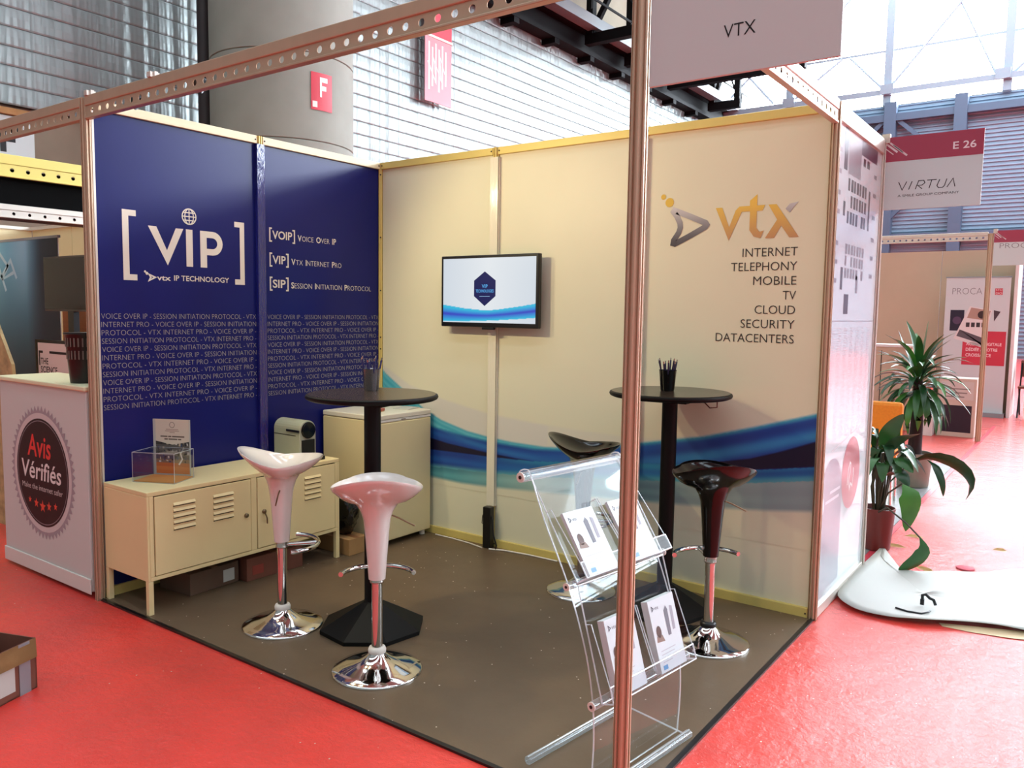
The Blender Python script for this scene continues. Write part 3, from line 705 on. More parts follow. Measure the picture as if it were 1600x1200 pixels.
def stool(label, loc, rz, m, collar, dz=0., group='bar stools'):
    t = thing('bar_stool', label, 'bar stool', (loc[0], loc[1], .008), rz, group)
    MB().add(SHELL.v, SHELL.f).build('seat_shell', m, t, 60, loc=(0, 0, dz))
    MB().lathe([(.185,0),(.186,.006),(.18,.011),(.14,.022),(.10,.034),(.07,.047),(.05,.062),(.036,.076),(.034,.08)], 48).build('base', 'chrome', t, 60)
    MB().lathe([(.030,.074),(.036,.078),(.037,.09),(.033,.1),(.026,.102)], 24).build('base_collar', collar, t, 60)
    MB().lathe([(.0225,.08),(.0225,.40)], 24).build('gas_column', 'chrome', t, 60)
    MB().lathe([(.0275,.372),(.029,.374),(.029,.378),(.0275,.38),(.0275,.41)], 24).build('column_sleeve', 'brushed', t, 60)
    fr = MB().tube([(.025,.0,.385),(.08,0,.387),(.158,0,.39)], .0095, 10).build('footrest_stem', 'chrome', t, 60)
    arc = [(.03+.135*math.cos(a), .152*math.sin(a), .39) for a in [(-80+160*k/20)*PI/180 for k in range(21)]]
    MB().tube(arc, .0105, 12).build('footrest', 'chrome', t, 60)
    MB().tube([(.0,-.045,.655),(-.005,-.085,.64),(-.01,-.152,.606)], .0035, 8).build('lift_lever', 'key', t, 60)
    return t
A = math.atan2
right = A(.586,.81)
away = A(.81,-.583)
stool('white glossy bar stool turned sideways in front of the cabinet', (1.005, -1.64), right+.18, 'whiteg', 'whitep')
stool('white glossy bar stool seen from behind, nearest to the red aisle', (1.70, -1.712), away+.14, 'whiteg', 'whitep', -.014)
stool('black glossy bar stool half hidden behind the clear brochure rack', (1.87, -.37), right-.25, 'blackg', 'black')
stool('black glossy bar stool at the right end near the red carpet edge', (2.675, -.60), away+.1, 'blackg', 'black')

# --- bar tables
def table(label, loc, rz):
    t = thing('bar_table', label, 'table', (loc[0], loc[1], .008), rz, 'high round bar tables')
    MB().lathe([(.0,1.072),(.285,1.072),(.296,1.077),(.3,1.085),(.297,1.094),(.288,1.0975)], 64).build('table_rim', 'blackm', t, 50)
    MB().lathe([(.0,1.0965),(.2885,1.0965),(.2885,1.0985),(.0,1.0985)], 64).build('table_top', 'wood', t)
    MB().lathe([(.038,.1),(.038,1.055)], 24).build('column', 'blackm', t, 50)
    B(-.12, .12, -.12, .12, 1.052, 1.073).build('top_plate', 'blackm', t)
    MB().lathe([(.245,0),(.245,.018),(.045,.125),(.04,.13)], 8).build('base', 'blackm', t)
    return t
table('round dark bar table in front of the white fridge', (1.355, -1.40), .25)
t2 = table('round dark bar table under the company logo', (2.325, -.318), .1)
MB().tube([(.13,.05,1.068),(.17,.02,1.05),(.2,0,1.03),(.235,0,1.035),(.235,0,1.07)], .003, 6).build('cable_loop', 'cardr', t2, True)

# --- pen cups
def pencup(label, loc, m, wall, npen):
    t = thing('pen_cup', label, 'cup', loc)
    MB().lathe([(.0,.0),(.032,.0),(.034,.005),(.043,.1),(.0445,.104),(.042,.1),(.033,.007),(0,.006)], 24).build('cup', m, t, 50)
    for k in range(npen):
        a = k*2*PI/npen+.3; r0 = .012+.01*(k%2); r1 = .034+.008*((k*5)%3); q = thing_pen(loc, a, r0, r1, k)
def thing_pen(loc, a, r0, r1, k):
    p = (r0*math.cos(a), r0*math.sin(a), .012); e = (r1*math.cos(a), r1*math.sin(a), .135+.008*(k%3))
    o = bpy.data.objects.new('pen', None); COL.objects.link(o); o.location = loc
    tag(o, PENL, 'pen', PENG)
    MB().tube([p, e], .0042, 8).build('barrel', PM1, o, 60)
    d = (Vector(e)-Vector(p)).normalized(); MB().tube([e, Vector(e)+d*.012], .003, 6).build('push_button', 'brushed', o, 60)
    return o
PM1 = mat('pen_blue', '23265c', .35)
PENL = 'blue pen in the silver cup on the bar table by the fridge'; PENG = 'pens in the silver cup'
M['tin'] = mat('silver_tin', '9b979a', .25, metal=.9)
pencup('silver pen cup on the bar table by the fridge', (1.255, -1.31, 1.1065), 'tin', None, 8)
PENL = 'dark blue pen in the black cup on the bar table under the logo'; PENG = 'pens in the black cup'; PM1 = mat('pen_navy', '16163a', .3)
pencup('black pen cup on the bar table under the logo', (2.30, -.30, 1.1065), 'blackg', None, 9)

# --- cabinet
cb = thing('metal_cabinet', 'low cream metal locker cabinet on legs against the blue wall', 'cabinet', (.03, -1.965, .008))
L = 1.20; DP = .395; ZB = .165; ZT = .60
cbody = MB().box(0, DP, 0, L, ZT-.022, ZT).box(0, DP, 0, .012, ZB, ZT-.022).box(0, DP, L-.012, L, ZB, ZT-.022).box(0, DP, .012, L-.012, ZB, ZB+.02).box(0, .01, .012, L-.012, ZB, ZT-.022)
cbody.box(DP-.012, DP, .012, .034, ZB+.02, ZT-.022).box(DP-.012, DP, L-.034, L-.012, ZB+.02, ZT-.022).box(DP-.012, DP, .582, .618, ZB+.02, ZT-.022)
cbody.build('body', 'cab', cb, bevel=.003)
B(DP-.018, DP-.013, .03, L-.03, ZB+.015, ZT-.02).build('inner_shadow_gap', 'slot', cb)  # dark sheet stands in for the shade behind the doors
for x in (.0, DP-.026):
    for y in (0, L-.026): B(x, x+.026, y, y+.026, 0, ZB).build('leg', 'cab', cb, bevel=.002)
lv = None
for y0, y1, side in ((.038, .578, 1), (.622, L-.038, -1)):
    d = B(DP-.01, DP+.003, y0, y1, ZB+.024, ZT-.027).build('door', 'cab', cb, bevel=.002)
    ww = .118
    for vy in (y0+.095, y0+.315):
        for k in range(5):
            zz = .395+k*.0295
            if lv is None:
                lvm = MB().add([(0,0,0),(0,ww,0),(.009,ww,.004),(.009,0,.004),(0,0,.016),(0,ww,.016)], [(0,1,2,3),(3,2,5,4),(0,3,4),(1,5,2)])
                lv = lvm.build('louver', 'cab', d, loc=(DP+.003, vy, zz))
                sl = B(0,.0012,0,ww,-.0035,.0).build('louver_gap', 'slot', d, loc=(DP+.0032, vy, zz))
            else:
                link('louver', lv.data, d, loc=(DP+.003, vy, zz)); link('louver_gap', sl.data, d, loc=(DP+.0032, vy, zz))
    ky = y1-.03 if side > 0 else y0+.038
    MB().lathe([(.012,0),(.012,.008),(.008,.011)], 16).xf(Matrix.Rotation(PI/2, 4, 'Y')).build('lock', 'key', d, True, loc=(DP+.003, ky, .385))
    if side < 0:
        MB().box(.012,.015,-.003,.003,-.02,.0).build('key', 'key', d, loc=(DP+.003, ky, .385))
        MB().tube([(.018, .0, -.01),(.02,.006,-.03),(.018,.008,-.06)], .004, 6).build('key_ring', 'key', d, loc=(DP+.003, ky, .38))
# --- ballot box with sign on the cabinet
bbx = thing('acrylic_ballot_box', 'clear acrylic draw box with a paper notice standing on the cabinet', 'box', (.205, -1.745, .609), .45)
a, b, h = .115, .086, .15
for nm, bx in (('side_wall', (-a,-a+.003,-b,b,0,h)), ('side_wall', (a-.003,a,-b,b,0,h)), ('side_wall', (-a+.003,a-.003,-b,-b+.003,0,h)), ('lid', (-a+.003,a-.003,-b+.003,b,h-.003,h))):
    B(*bx).build(nm, 'acr', bbx)
er = MB()
for x in (-a, a):
    for y in (-b, b): er.bar((x,y,0),(x,y,h),.0022,.0022)
for zz in (0, h):
    for s in (-1, 1): er.bar((-a,s*b,zz),(a,s*b,zz),.0022,.0022).bar((s*a,-b,zz),(s*a,b,zz),.0022,.0022)
er.build('edge_line', 'acre', bbx)
B(-a+.004,a-.004,-b+.004,b-.004,.001,.006).build('orange_card', mat('orange_card', 'e08b3c', .6), bbx)
nb = B(-.105, .105, .0, .004, 0, .297).xf(Matrix.Translation((-.01,b+.004,0)) @ Matrix.Rotation(.0, 4, 'Z')).build('notice_board', 'paper', bbx)
F = Flat()
for k in range(9):
    z0 = .012+k*.019; F.rect(-.1,.09,z0,z0+.019,['d8722c','d97a34','c9682c','8a6a52','4c4a58','77706c','8d867e','5d5650','3c3834'][k])
random.seed(3)
for k in range(60):
    x = random.uniform(-.095,.08); z = random.uniform(.07,.17); F.rect(x,x+random.uniform(.004,.014),z,z+random.uniform(.005,.016),random.choice(['2c2a30','d8cfc4','6a5f58','b9a890','3a4668']),lift=.0003)
F.stroke([(.03,.06),(.05,.09),(.04,.12),(.06,.15)], .008, 'e8e0d4', lift=.0006)
F.poly([(-.1,.183),(-.1,.297),(.09,.297),(.09,.183),(-.005,.165)], 'd2c6b2', lift=.0005)
F.stroke([(-.005+.014*math.cos(2*PI*k/16), .268+.014*math.sin(2*PI*k/16)) for k in range(16)], .0025, '5a4c48', closed=True, lift=.0008)
[F.rect(x_, x_+w_, z_, z_+.007, '6a5c50', lift=.0008) for x_, w_, z_ in ((-.072,.04,.204),(-.028,.018,.204),(-.006,.07,.204),(-.05,.02,.190),(-.026,.05,.190),(.028,.018,.190))]
for zz, l in ((.243,.07),(.235,.08),(.227,.03)): F.rect(-.005-l/2,-.005+l/2,zz,zz+.003,'9a8070',lift=.0008)
F.build('notice_print', (0,b+.003,0), X, Z, bbx)
# --- coffee machine
cm = thing('coffee_machine', 'small grey capsule coffee machine at the end of the cabinet', 'coffee machine', (.06, -.95, .609), 0)
def cmprof(hh): return
mb = MB(); ys = []
pr = [(-.0,0),(.0,.13)]
W2 = .12; sec = [(0,0),(W2,0),(W2,.14),(W2,.17)]+[(W2/2+W2/2*math.cos(a), .17+.055*math.sin(a)) for a in [PI*k/12 for k in range(1,12)]]+[(0,.17),(0,.14)]
# section lies in y,z and runs along x
n = len(sec)
mb.add([(0,y,zz) for y,zz in sec]+[(.235,y,zz) for y,zz in sec], [tuple(reversed(range(n))), tuple(range(n,2*n))]+[(i,(i+1)%n,n+(i+1)%n,n+i) for i in range(n)])
mb.build('housing', 'coffee', cm, bevel=.004)
MB().lathe([(.0,.0),(.048,.0),(.05,.006),(.046,.014),(.0,.016)], 28).xf(Matrix.Translation((.235,W2/2,.168)) @ Matrix.Rotation(PI/2, 4, 'Y')).build('dial_face', 'blackg', cm, 50)
B(.234, .242, .014, W2-.014, .012, .112).build('drip_recess', 'black', cm)
B(.24, .33, .01, W2-.01, .0, .022).build('drip_tray', 'black', cm, bevel=.004)
B(.12, .235, -.008, .0, .158, .172).build('lever', 'black', cm, bevel=.003)
B(.0, .2, -.0015, .0, .135, .139).build('seam', 'slot', cm)
# --- fridge
fr = thing('small_fridge', 'white undercounter fridge in the corner behind the bar table', 'fridge', (.02, -.535, .008))
B(.0, .43, 0, .5, .03, .80).build('body', 'fridge', fr, bevel=.005)
B(-.0, .48, -.002, .502, .803, .835).build('top', mat('fridge_top', 'dcd4c0', .35), fr, bevel=.006)
dr = B(.435, .48, .0, .5, .035, .785).build('door', 'fridge', fr, bevel=.008)
B(.435, .478, .0, .5, .787, .802).build('door_handle_strip', 'whitep', fr, bevel=.002)
F = Flat(); F.rect(.22, .26, .791, .798, '6a5c40'); F.build('badge', (.479,0,0), Y, Z, fr)
for x in (.03, .44):
    for y in (.04, .46): MB().lathe([(.018,0),(.018,.03)], 12).build('foot', 'whitep', fr, loc=(x, y, 0))
t = thing('snack_packet', 'small red and yellow packet lying on the fridge top', 'packet', (.33, -.36, .843), .4); B(-.04,.04,-.03,.03,0,.012).build('wrapper', mat('packet_yellow','c99a3c',.4), t, bevel=.004); B(0,.042,-.031,.031,.004,.02).build('red_flap', mat('packet_red','a03a2a',.4), t, bevel=.003)
t = thing('paper_stack', 'small white paper slip on the fridge top near the wall', 'paper', (.36, -.12, .843), .2); B(-.06,.06,-.07,.07,0,.006).build('sheets', 'paper', t)
# cartons and bag
def carton(label, loc, sx, sy, sz, m, rz=0, lab=None):
    t = thing('cardboard_box', label, 'box', loc, rz, 'cardboard boxes')
    B(-sx, sx, -sy, sy, 0, sz).build('box_body', m, t, bevel=.003)
    B(-sx, sx, -.018, .018, sz+.0005, sz+.002).build('tape', mat('parcel_tape', '8a5a38', .3), t)
    if lab: B(sx+.0005, sx+.002, *lab[0:2], *lab[2:4]).build('label', lab[4], t)
    return t
carton('dark cardboard box with a white label under the cabinet', (.2, -1.55, .008), .13, .15, .115, 'cardd', .05, (.05,.12,.02,.085,'paper'))
carton('reddish brown cardboard box under the right half of the cabinet', (.22, -1.19, .008), .16, .185, .125, 'cardr', -.03, (-.15,-.08,.03,.08,mat('box_red_mark','8e3a2c',.7)))
carton('light cardboard box between the cabinet and the fridge', (.30, -.645, .008), .16, .075, .1, 'card', 0)
bg = thing('plastic_bag', 'crumpled black plastic bag stuffed between cabinet and fridge', 'bag', (.31, -.648, .11))
mb = MB(); nb_, mb_ = 20, 12; random.seed(5); vs = []
for j in range(mb_+1):
    for i in range(nb_):
        a = 2*PI*i/nb_; b_ = PI*j/mb_; k = 1+.12*math.sin(5*a+3*b_)*math.sin(b_)+random.uniform(-.05,.05)*math.sin(b_)
        vs.append((.13*k*math.sin(b_)**.7*math.cos(a), .072*min(k,1.05)*math.sin(b_)**.7*math.sin(a), .15-.15*math.cos(b_)*k if j else 0))
mb.add(vs, [(j*nb_+i, j*nb_+(i+1)%nb_, (j+1)*nb_+(i+1)%nb_, (j+1)*nb_+i) for j in range(mb_) for i in range(nb_)]); mb.build('bag_skin', 'bag', bg, True)

# --- TV
tv = thing('wall_tv', 'flat television on the cream wall showing a blue hexagon', 'television', (.625, -.085, 1.39))
B(0, .745, 0, .035, 0, .44).build('case', 'black', tv, bevel=.006); B(.22, .52, .035, .084, .1, .34).build('bracket', 'black', tv)
B(.33,.42,-.002,.02,-.014,0).build('logo_bump', 'black', tv, bevel=.003)
F = Flat(); sx0, sx1, sz0, sz1 = .018, .727, .028, .422
CS = hx('c9d2dc')
def scr(p):
    u = (p[0]-sx0)/(sx1-sx0); v = p[1]-sz0
    m1 = .058+.085*(max(0,.5-u))**1.7*1.0+.055*max(0,u-.5)**1.3*1.6; hw = .018+.014*abs(u-.5)
    lo = .012+.03*u**2
    if v > m1+hw or v < lo-.006: return mixc(CS, hx('dfe4e8'), 1-abs(u-.5)*1.6)
    t_ = (v-lo)/(m1+hw-lo); c = mixc(hx('3c5fc8'), hx('39b5d8'), abs(t_-.42)*2.2); return mixc(c, hx('3b3fb4'), max(0, 1-abs(t_-.45)*7)*(.4+abs(u-.5)))
NX, NZ = 60, 90; pts = [(sx0+(sx1-sx0)*a_/NX, sz0+(sz1-sz0)*b_/NZ) for b_ in range(NZ+1) for a_ in range(NX+1)]
F.raw(pts, [(b_*(NX+1)+a_, b_*(NX+1)+a_+1, (b_+1)*(NX+1)+a_+1, (b_+1)*(NX+1)+a_) for b_ in range(NZ) for a_ in range(NX)], scr)
cx, cz = .35, .235
F.poly([(cx-.083,cz-.045),(cx,cz-.105),(cx+.083,cz-.045),(cx+.083,cz+.05),(cx,cz+.105),(cx-.083,cz+.05)][::1], '1c1f52', lift=.0004)
F.text('VIP', cx, cz+.005, .021, '57a8e6', wd=.045, align='c', offset=.015, lift=.0008); F.text('TECHNOLOGIES', cx, cz-.022, .017, '57a8e6', wd=.138, align='c', offset=.012, lift=.0008)
F.rect(cx-.04,cx+.04,cz-.048,cz-.045,'8fb8dc',lift=.0008)
F.build('screen', (0,-.0008,0), X, Z, tv, SCREEN)
# --- power strip
pw = thing('power_strip', 'black upright power strip at the foot of the white joint cover', 'power strip', (1.0, -.055, .008))
B(-.03, .028, -.02, .025, 0, .262).build('strip_body', 'black', pw, bevel=.005)
MB().tube([(.01,0,.25),(.036,-.005,.18),(.05,-.01,.09),(.075,-.012,.03),(.07,-.014,.006)], .005, 8).build('cable', 'black', pw, True)
MB().tube([(-.03,0,.22),(-.045,0,.2),(-.05,0,.15),(-.03,0,.14)], .0025, 6).build('loop', 'black', pw, True)
cbk = MB().tube([(.98,-.09,.012),(.85,-.06,.012),(.7,-.045,.012),(.55,-.04,.012)], .004, 6).build('floor_cable', 'whitep', None, True); tag(cbk, 'thin pale cable running along the bottom rail behind the fridge side', 'cable')
cbk = MB().tube([(1.03,-.085,.012),(1.12,-.05,.012),(1.3,-.03,.012),(1.5,-.028,.012)], .005, 6).build('floor_cable', 'whitep', None, True); tag(cbk, 'pale cable leaving the power strip to the right', 'cable')

# --- clear brochure rack
rk = thing('brochure_rack', 'clear acrylic brochure rack on tube feet behind the corner post', 'rack', (2.76, -1.655, .008), -.14)
# local: y along the width, x forwards
wy = .245
def sheet_part(name, path, y0, y1, th, m='acr', edge=True, par=rk):
    P = [Vector((p[0], 0, p[1])) for p in path]; n = len(P); up_ = []; dn = []
    for i in range(n):
        t_ = (P[min(i+1,n-1)]-P[max(i-1,0)]).normalized(); nn = Vector((t_.z, 0, -t_.x))*th/2
        up_.append(P[i]+nn); dn.append(P[i]-nn)
    vs = [(p.x, y0, p.z) for p in up_]+[(p.x, y1, p.z) for p in up_]; fs = [(i, i+1, n+i+1, n+i) for i in range(n-1)]
    o = MB().add(vs, fs).build(name, m, par, True)
    if edge:
        for y in (y0, y1): MB().tube([(p.x, y, p.z) for p in P], th*.6, 6).build('sheet_edge', 'acre', par, True)
        for i in (0, n-1): MB().tube([(P[i].x, y0, P[i].z), (P[i].x, y1, P[i].z)], th*.6, 6).build('sheet_edge', 'acre', par, True)
    return o
def crom(pts, k=6):
    out = []
    for i in range(len(pts)-1):
        p0 = Vector(pts[max(i-1,0)]); p1 = Vector(pts[i]); p2 = Vector(pts[i+1]); p3 = Vector(pts[min(i+2,len(pts)-1)])
        for j in range(k):
            t_ = j/k; out.append(tuple(.5*((2*p1)+(p2-p0)*t_+(2*p0-5*p1+4*p2-p3)*t_*t_+(3*p1-p0-3*p2+p3)*t_**3)))
    out.append(tuple(pts[-1])); return out
back = crom([(-.205,.925),(-.215,.955),(-.19,.968),(-.165,.95),(-.10,.81),(.0,.63),(.07,.455),(.105,.304),(.115,.168),(.108,.01)])
sheet_part('curved_back', back, -wy, wy, .004)
for p0, p1 in (((-.185,.94),(.02,.635)), ((.02,.63),(.125,.285))):
    d = (Vector(p1)-Vector(p0)).normalized(); nn = Vector((-d.y, d.x)); nn = nn if nn.x > 0 else -nn
    q0 = Vector(p0)+nn*.012; q1 = Vector(p1)+nn*.012
    lip = q1+nn*.045; lip2 = lip-d*.05
    sheet_part('shelf_sheet', [tuple(q0), tuple((q0+q1)/2), tuple(q1)], -wy+.01, wy-.01, .004)
    sheet_part('shelf_floor', [tuple(q1), tuple(lip)], -wy+.01, wy-.01, .004)
    sheet_part('shelf_lip', [tuple(lip), tuple(lip2)], -wy+.01, wy-.01, .004)
    for yy in (-wy+.012, -.005, .005, wy-.012):
        a0 = q1-d*.24; 
        MB().add([(q1.x,yy,q1.y),(lip.x,yy,lip.y),((lip-d*.03).x,yy,(lip-d*.03).y),((a0+nn*.02).x,yy,(a0+nn*.02).y),(a0.x,yy,a0.y)], [(0,1,2,3,4)]).build('divider', 'acr', rk)
        MB().tube([((lip-d*.03).x,yy,(lip-d*.03).y),((a0+nn*.02).x,yy,(a0+nn*.02).y),(a0.x,yy,a0.y)], .0018, 6).build('divider_edge', 'acre', rk)
for (x, zz, r) in ((-.19,.945,.016),(.012,.632,.012),(.12,.285,.014)):
    MB().tube([(x,-wy-.02,zz),(x,wy+.02,zz)], r, 16).build('cross_tube', 'acrt', rk, True)
    for s in (-1, 1):
        MB().tube([(x,s*(wy+.02),zz),(x,s*(wy+.024),zz)], r*1.05, 16).build('tube_end', 'whitep', rk, True)
        MB().tube([(x,s*(wy+.024),zz),(x,s*(wy+.0255),zz)], r*.4, 10).build('tube_bolt', 'black', rk, True)
for x in (-.13, .15):
    MB().tube([(x,-wy-.03,.014),(x,wy+.01,.014)], .014, 16).build('foot_tube', 'acrt', rk, True)
    MB().tube([(x,-wy-.03,.028),(x,wy+.01,.028)], .0022, 6).build('foot_painted_highlight', 'acre', rk, True)  # bright strip stands in for the highlight along the foot tube
MB().tube([(-.13,wy-.01,.03),(.15,wy-.03,.03)], .0028, 6).build('base_rod', 'acre', rk)
# brochures stand in the four pockets: things of their own
rkm = Matrix.Translation((2.76,-1.655,.008)) @ Matrix.Rotation(-.14, 4, 'Z')
BL = {(0,0): 'white brochure stack in the upper pocket left of the corner post', (0,1): 'white brochure stack in the upper right pocket of the rack', (1,0): 'white brochure stack in the lower pocket behind the corner post', (1,1): 'white brochure stack with two printed figures in the lower right pocket'}
for r, (p0, p1) in enumerate((((-.185,.94),(.02,.635)), ((.02,.63),(.125,.285)))):
    d = (Vector(p1)-Vector(p0)).normalized(); nn = Vector((-d.y, d.x)); nn = nn if nn.x > 0 else -nn
    o2 = Vector(p1)+nn*.020-d*.004
    for c, yc in enumerate((-.115, .12)):
        o = bpy.data.objects.new('brochure_stack', None); COL.objects.link(o); tag(o, BL[(r,c)], 'brochures', 'brochures in the clear rack')
        th = .012 if r == 0 else .026
        fm = Matrix(((0,-d.x,nn.x,o2.x),(1,0,0,yc),(0,-d.y,nn.y,o2.y),(0,0,0,1)))
        o.matrix_world = rkm @ fm
        hh = .215 if r == 0 else .235
        B(-.075, .075, 0, hh, 0, th).build('sheets', mat('brochure_white','c8d2d4',.35), o)
        F = Flat(); F.stroke([(-.06,hh-.02),(-.05,hh-.028),(-.06,hh-.036)], .003, '4a4a55', closed=True); F.text('vtx', -.044, hh-.034, .012, '6a6a72')
        F.disc(-.045, hh*.55, .014, '5a4640', 14, .02); F.poly([(-.065,hh*.42),(-.02,hh*.40),(-.03,hh*.50),(-.06,hh*.50)], '8a7468')
        F.poly([(.005,hh*.45),(.022,hh*.45),(.026,hh*.8),(.018,hh*.86),(.004,hh*.8)], '6f7078'); F.poly([(.035,hh*.5),(.05,hh*.5),(.055,hh*.82),(.04,hh*.84)], '9a9aa2')
        for k in range(4): F.rect(-.055,.03-.01*k,hh*.28-k*.012,hh*.28-k*.012+.003,'b5b5ba')
        F.rect(-.06,-.035,.008,.022,'3f86b8')
        F.build('cover_print', (0,0,th+.0006), X, Y, o)

# ================================================================== neighbour on the left
ct = thing('promo_counter', 'white promotional counter with the round red and white badge print', 'counter', (-1.03, -2.0, 0))
B(0, .985, 0, .32, .03, 1.06).build('counter_body', mat('counter_white','cbcbc4',.45), ct, bevel=.008)
B(-.012, .992, -.012, .33, 1.06, 1.085).build('counter_top', mat('counter_top_cream','e2dcb4',.4), ct, bevel=.006)
B(.0, .985, -.008, 0, .02, .1).build('kick_strip', 'whitep', ct, bevel=.004)
F = Flat(); cx, cz = .487, .585
ring = [(cx+(.365 if k%2 else .335)*math.cos(2*PI*k/112), cz+(.365 if k%2 else .335)*math.sin(2*PI*k/112)) for k in range(112)]
F.poly(ring, 'a3979a'); F.disc(cx, cz, .325, 'cfc3be', 60, lift=.0005); F.disc(cx, cz, .295, '231a1c', 60, lift=.001)
F.stroke([(cx+.282*math.cos(2*PI*k/80), cz+.282*math.sin(2*PI*k/80)) for k in range(80)], .004, '8f8588', closed=True, lift=.0014)
F.text('Avis', cx-.16, cz+.085, .115, 'e0403a', wd=.27, offset=.015, shear=.12, lift=.0016)
F.text('Vérifiés', cx-.235, cz-.04, .095, 'e6dcd6', wd=.45, offset=.012, shear=.12, lift=.0016)
F.text('Make the internet safer', cx-.235, cz-.1, .03, 'd8cec8', wd=.46, offset=-.005, lift=.0016)
def star(x, y, r): F.poly([(x+(r if k%2 == 0 else r*.42)*math.sin(PI*k/5), y+(r if k%2 == 0 else r*.42)*math.cos(PI*k/5)) for k in range(10)], 'e0503c', lift=.0016)
for i, r in enumerate((.02,.028,.036,.028,.022)): star(cx-.15+i*.073, cz-.165-.02*(1-abs(i-2)/2), r)
F.build('badge_print', (0,-.001,0), X, Z, ct)
wbn = thing('waste_bin', 'black slotted plastic bin standing on the white counter', 'bin', (-.27, -1.895, 1.085))
MB().lathe([(.0,.0),(.064,.0),(.066,.006),(.085,.25),(.092,.255),(.092,.262),(.083,.258),(.063,.01),(0,.01)], 32).build('bin_body', 'bin', wbn, 50)
sm = None
for row, zz in ((.16,.06),(.19,.05)): pass
for k in range(26):
    a = 2*PI*k/26
    for z0, hh in ((.19,.045),(.125,.04)):
        r = .0765+.0935*.25*(z0+hh/2)/.25/.235*.98 if False else .0665+(.085-.066)*(z0+hh/2)/.25
        if sm is None: sm = B(-.001,.0015,-.0035,.0035,0,hh).build('slot', mat('bin_slot','6d6258',.5), wbn); q = sm
        else: q = link('slot', sm.data, wbn)
        q.location = (r*math.cos(a), r*math.sin(a), z0); q.rotation_euler.z = a
# poster stand THE SCIENCE OF
ps2 = thing('poster_stand', 'small white poster reading THE SCIENCE OF in a black frame behind the counter', 'poster', (-1.46, -1.5, 0))
B(-.26,.26,0,.03,.78,1.26).build('frame', 'black', ps2); B(-.03,.03,.0,.03,.02,.78).build('stand_pole', 'black', ps2); B(-.15,.15,-.12,.15,0,.02).build('stand_foot', 'black', ps2)
F = Flat(); F.rect(-.22,.26,.8,1.24,'d8bdb4'); F.stroke([(-.15,1.18),(-.2,1.18),(-.2,1.09)], .016, '241a1a', lift=.0005); F.stroke([(-.06,1.18),(.2,1.18),(.2,1.09)], .016, '241a1a', lift=.0005)
F.text('THE', -.185, 1.1, .04, '241a1a', offset=.012, lift=.0005); F.text('SCIENCE', -.185, 1.045, .04, '241a1a', offset=.012, lift=.0005); F.text('OF', -.185, .99, .04, '241a1a', offset=.012, lift=.0005)
F.build('poster_print', (0,-.001,0), X, Z, ps2)
# roll-up banner
ru = thing('roll_up_banner', 'teal and navy roll up banner behind the white counter', 'banner', (-2.98, -1.0, 0))
F = Flat(); NX, NZ = 30, 40
def rup(p):
    u = (p[0]+.52)/1.08; v = p[1]/2.0
    c = mixc(hx('173a44'), hx('6fb3cc'), max(0,(v-.45)/.5)); c = mixc(c, hx('a9d3de'), max(0,1-abs(u-.45)*4)*max(0,(v-.7)/.3)*.7); c = mixc(c, hx('16283a'), (u-.5)/.25); return mixc(c, hx('22352a'), max(0,.7-v)*.5)
pts = [(-.52+1.08*a_/NX, .08+1.92*b_/NZ) for b_ in range(NZ+1) for a_ in range(NX+1)]
F.raw(pts, [(b_*(NX+1)+a_, b_*(NX+1)+a_+1, (b_+1)*(NX+1)+a_+1, (b_+1)*(NX+1)+a_) for b_ in range(NZ) for a_ in range(NX)], rup)
for pq in ([(-.5,1.95),(-.3,1.8),(-.4,1.7),(-.2,1.75)], [(-.45,1.7),(-.25,1.85),(-.15,1.7)], [(-.5,1.85),(-.35,1.6)]): F.stroke(pq, .03, 'a8cfd8', lift=.0005)
F.build('banner_print', (0,-.008,0), X, Z, ru); B(-.52,.56,-.007,.0,.08,2.0).build('banner_sheet', 'whitep', ru); B(-.54,.58,-.08,.1,0,.08).build('cassette', 'duct', ru, bevel=.01); B(-.53,.57,-.01,.01,2.0,2.02).build('top_bar', 'duct', ru)
tv2 = thing('wall_tv', 'dark switched off television on a stand behind the white counter', 'television', (-1.85, -1.2, 0))
B(-.385,.36,0,.04,1.445,1.835).build('case', mat('tv_grey_edge','4a443e',.4), tv2, bevel=.004); B(-.372,.347,-.003,.0,1.46,1.822).build('screen_glass', mat('tv_screen_off','1c1212',.22), tv2); B(-.04,.04,.0,.04,.05,1.45).build('stand_pole', 'black', tv2); B(-.3,.3,-.2,.25,0,.05).build('stand_foot', 'black', tv2)
tb = thing('timber_panel', 'orange brown timber panel below the dark television', 'panel', (-2.4, -.85, 0)); B(-.32,.4,0,.03,.0,1.46).build('board', mat('orange_timber','a8622e',.6,noise=.1,nscale=4,stretch=(1,1,8)), tb)
bs = thing('sloped_gold_board', 'tan marbled board leaning at the left edge behind the counter', 'board', (-2.03, -1.658, 0)); MB().add([(-.5,0,.0),(.6,0,.0),(.4,0,1.1),(.14,0,1.44),(-.5,0,1.5),(-.5,.02,.0),(.6,.02,.0),(.4,.02,1.1),(.14,.02,1.44),(-.5,.02,1.5)], [(0,1,2,3,4),(9,8,7,6,5)]+[(i,5+i,5+(i+1)%5,(i+1)%5) for i in range(5)]).build('board', mat('tan_marble','b39a6a',.5,noise=.35,nscale=14), bs, loc=(-.07,0,0))
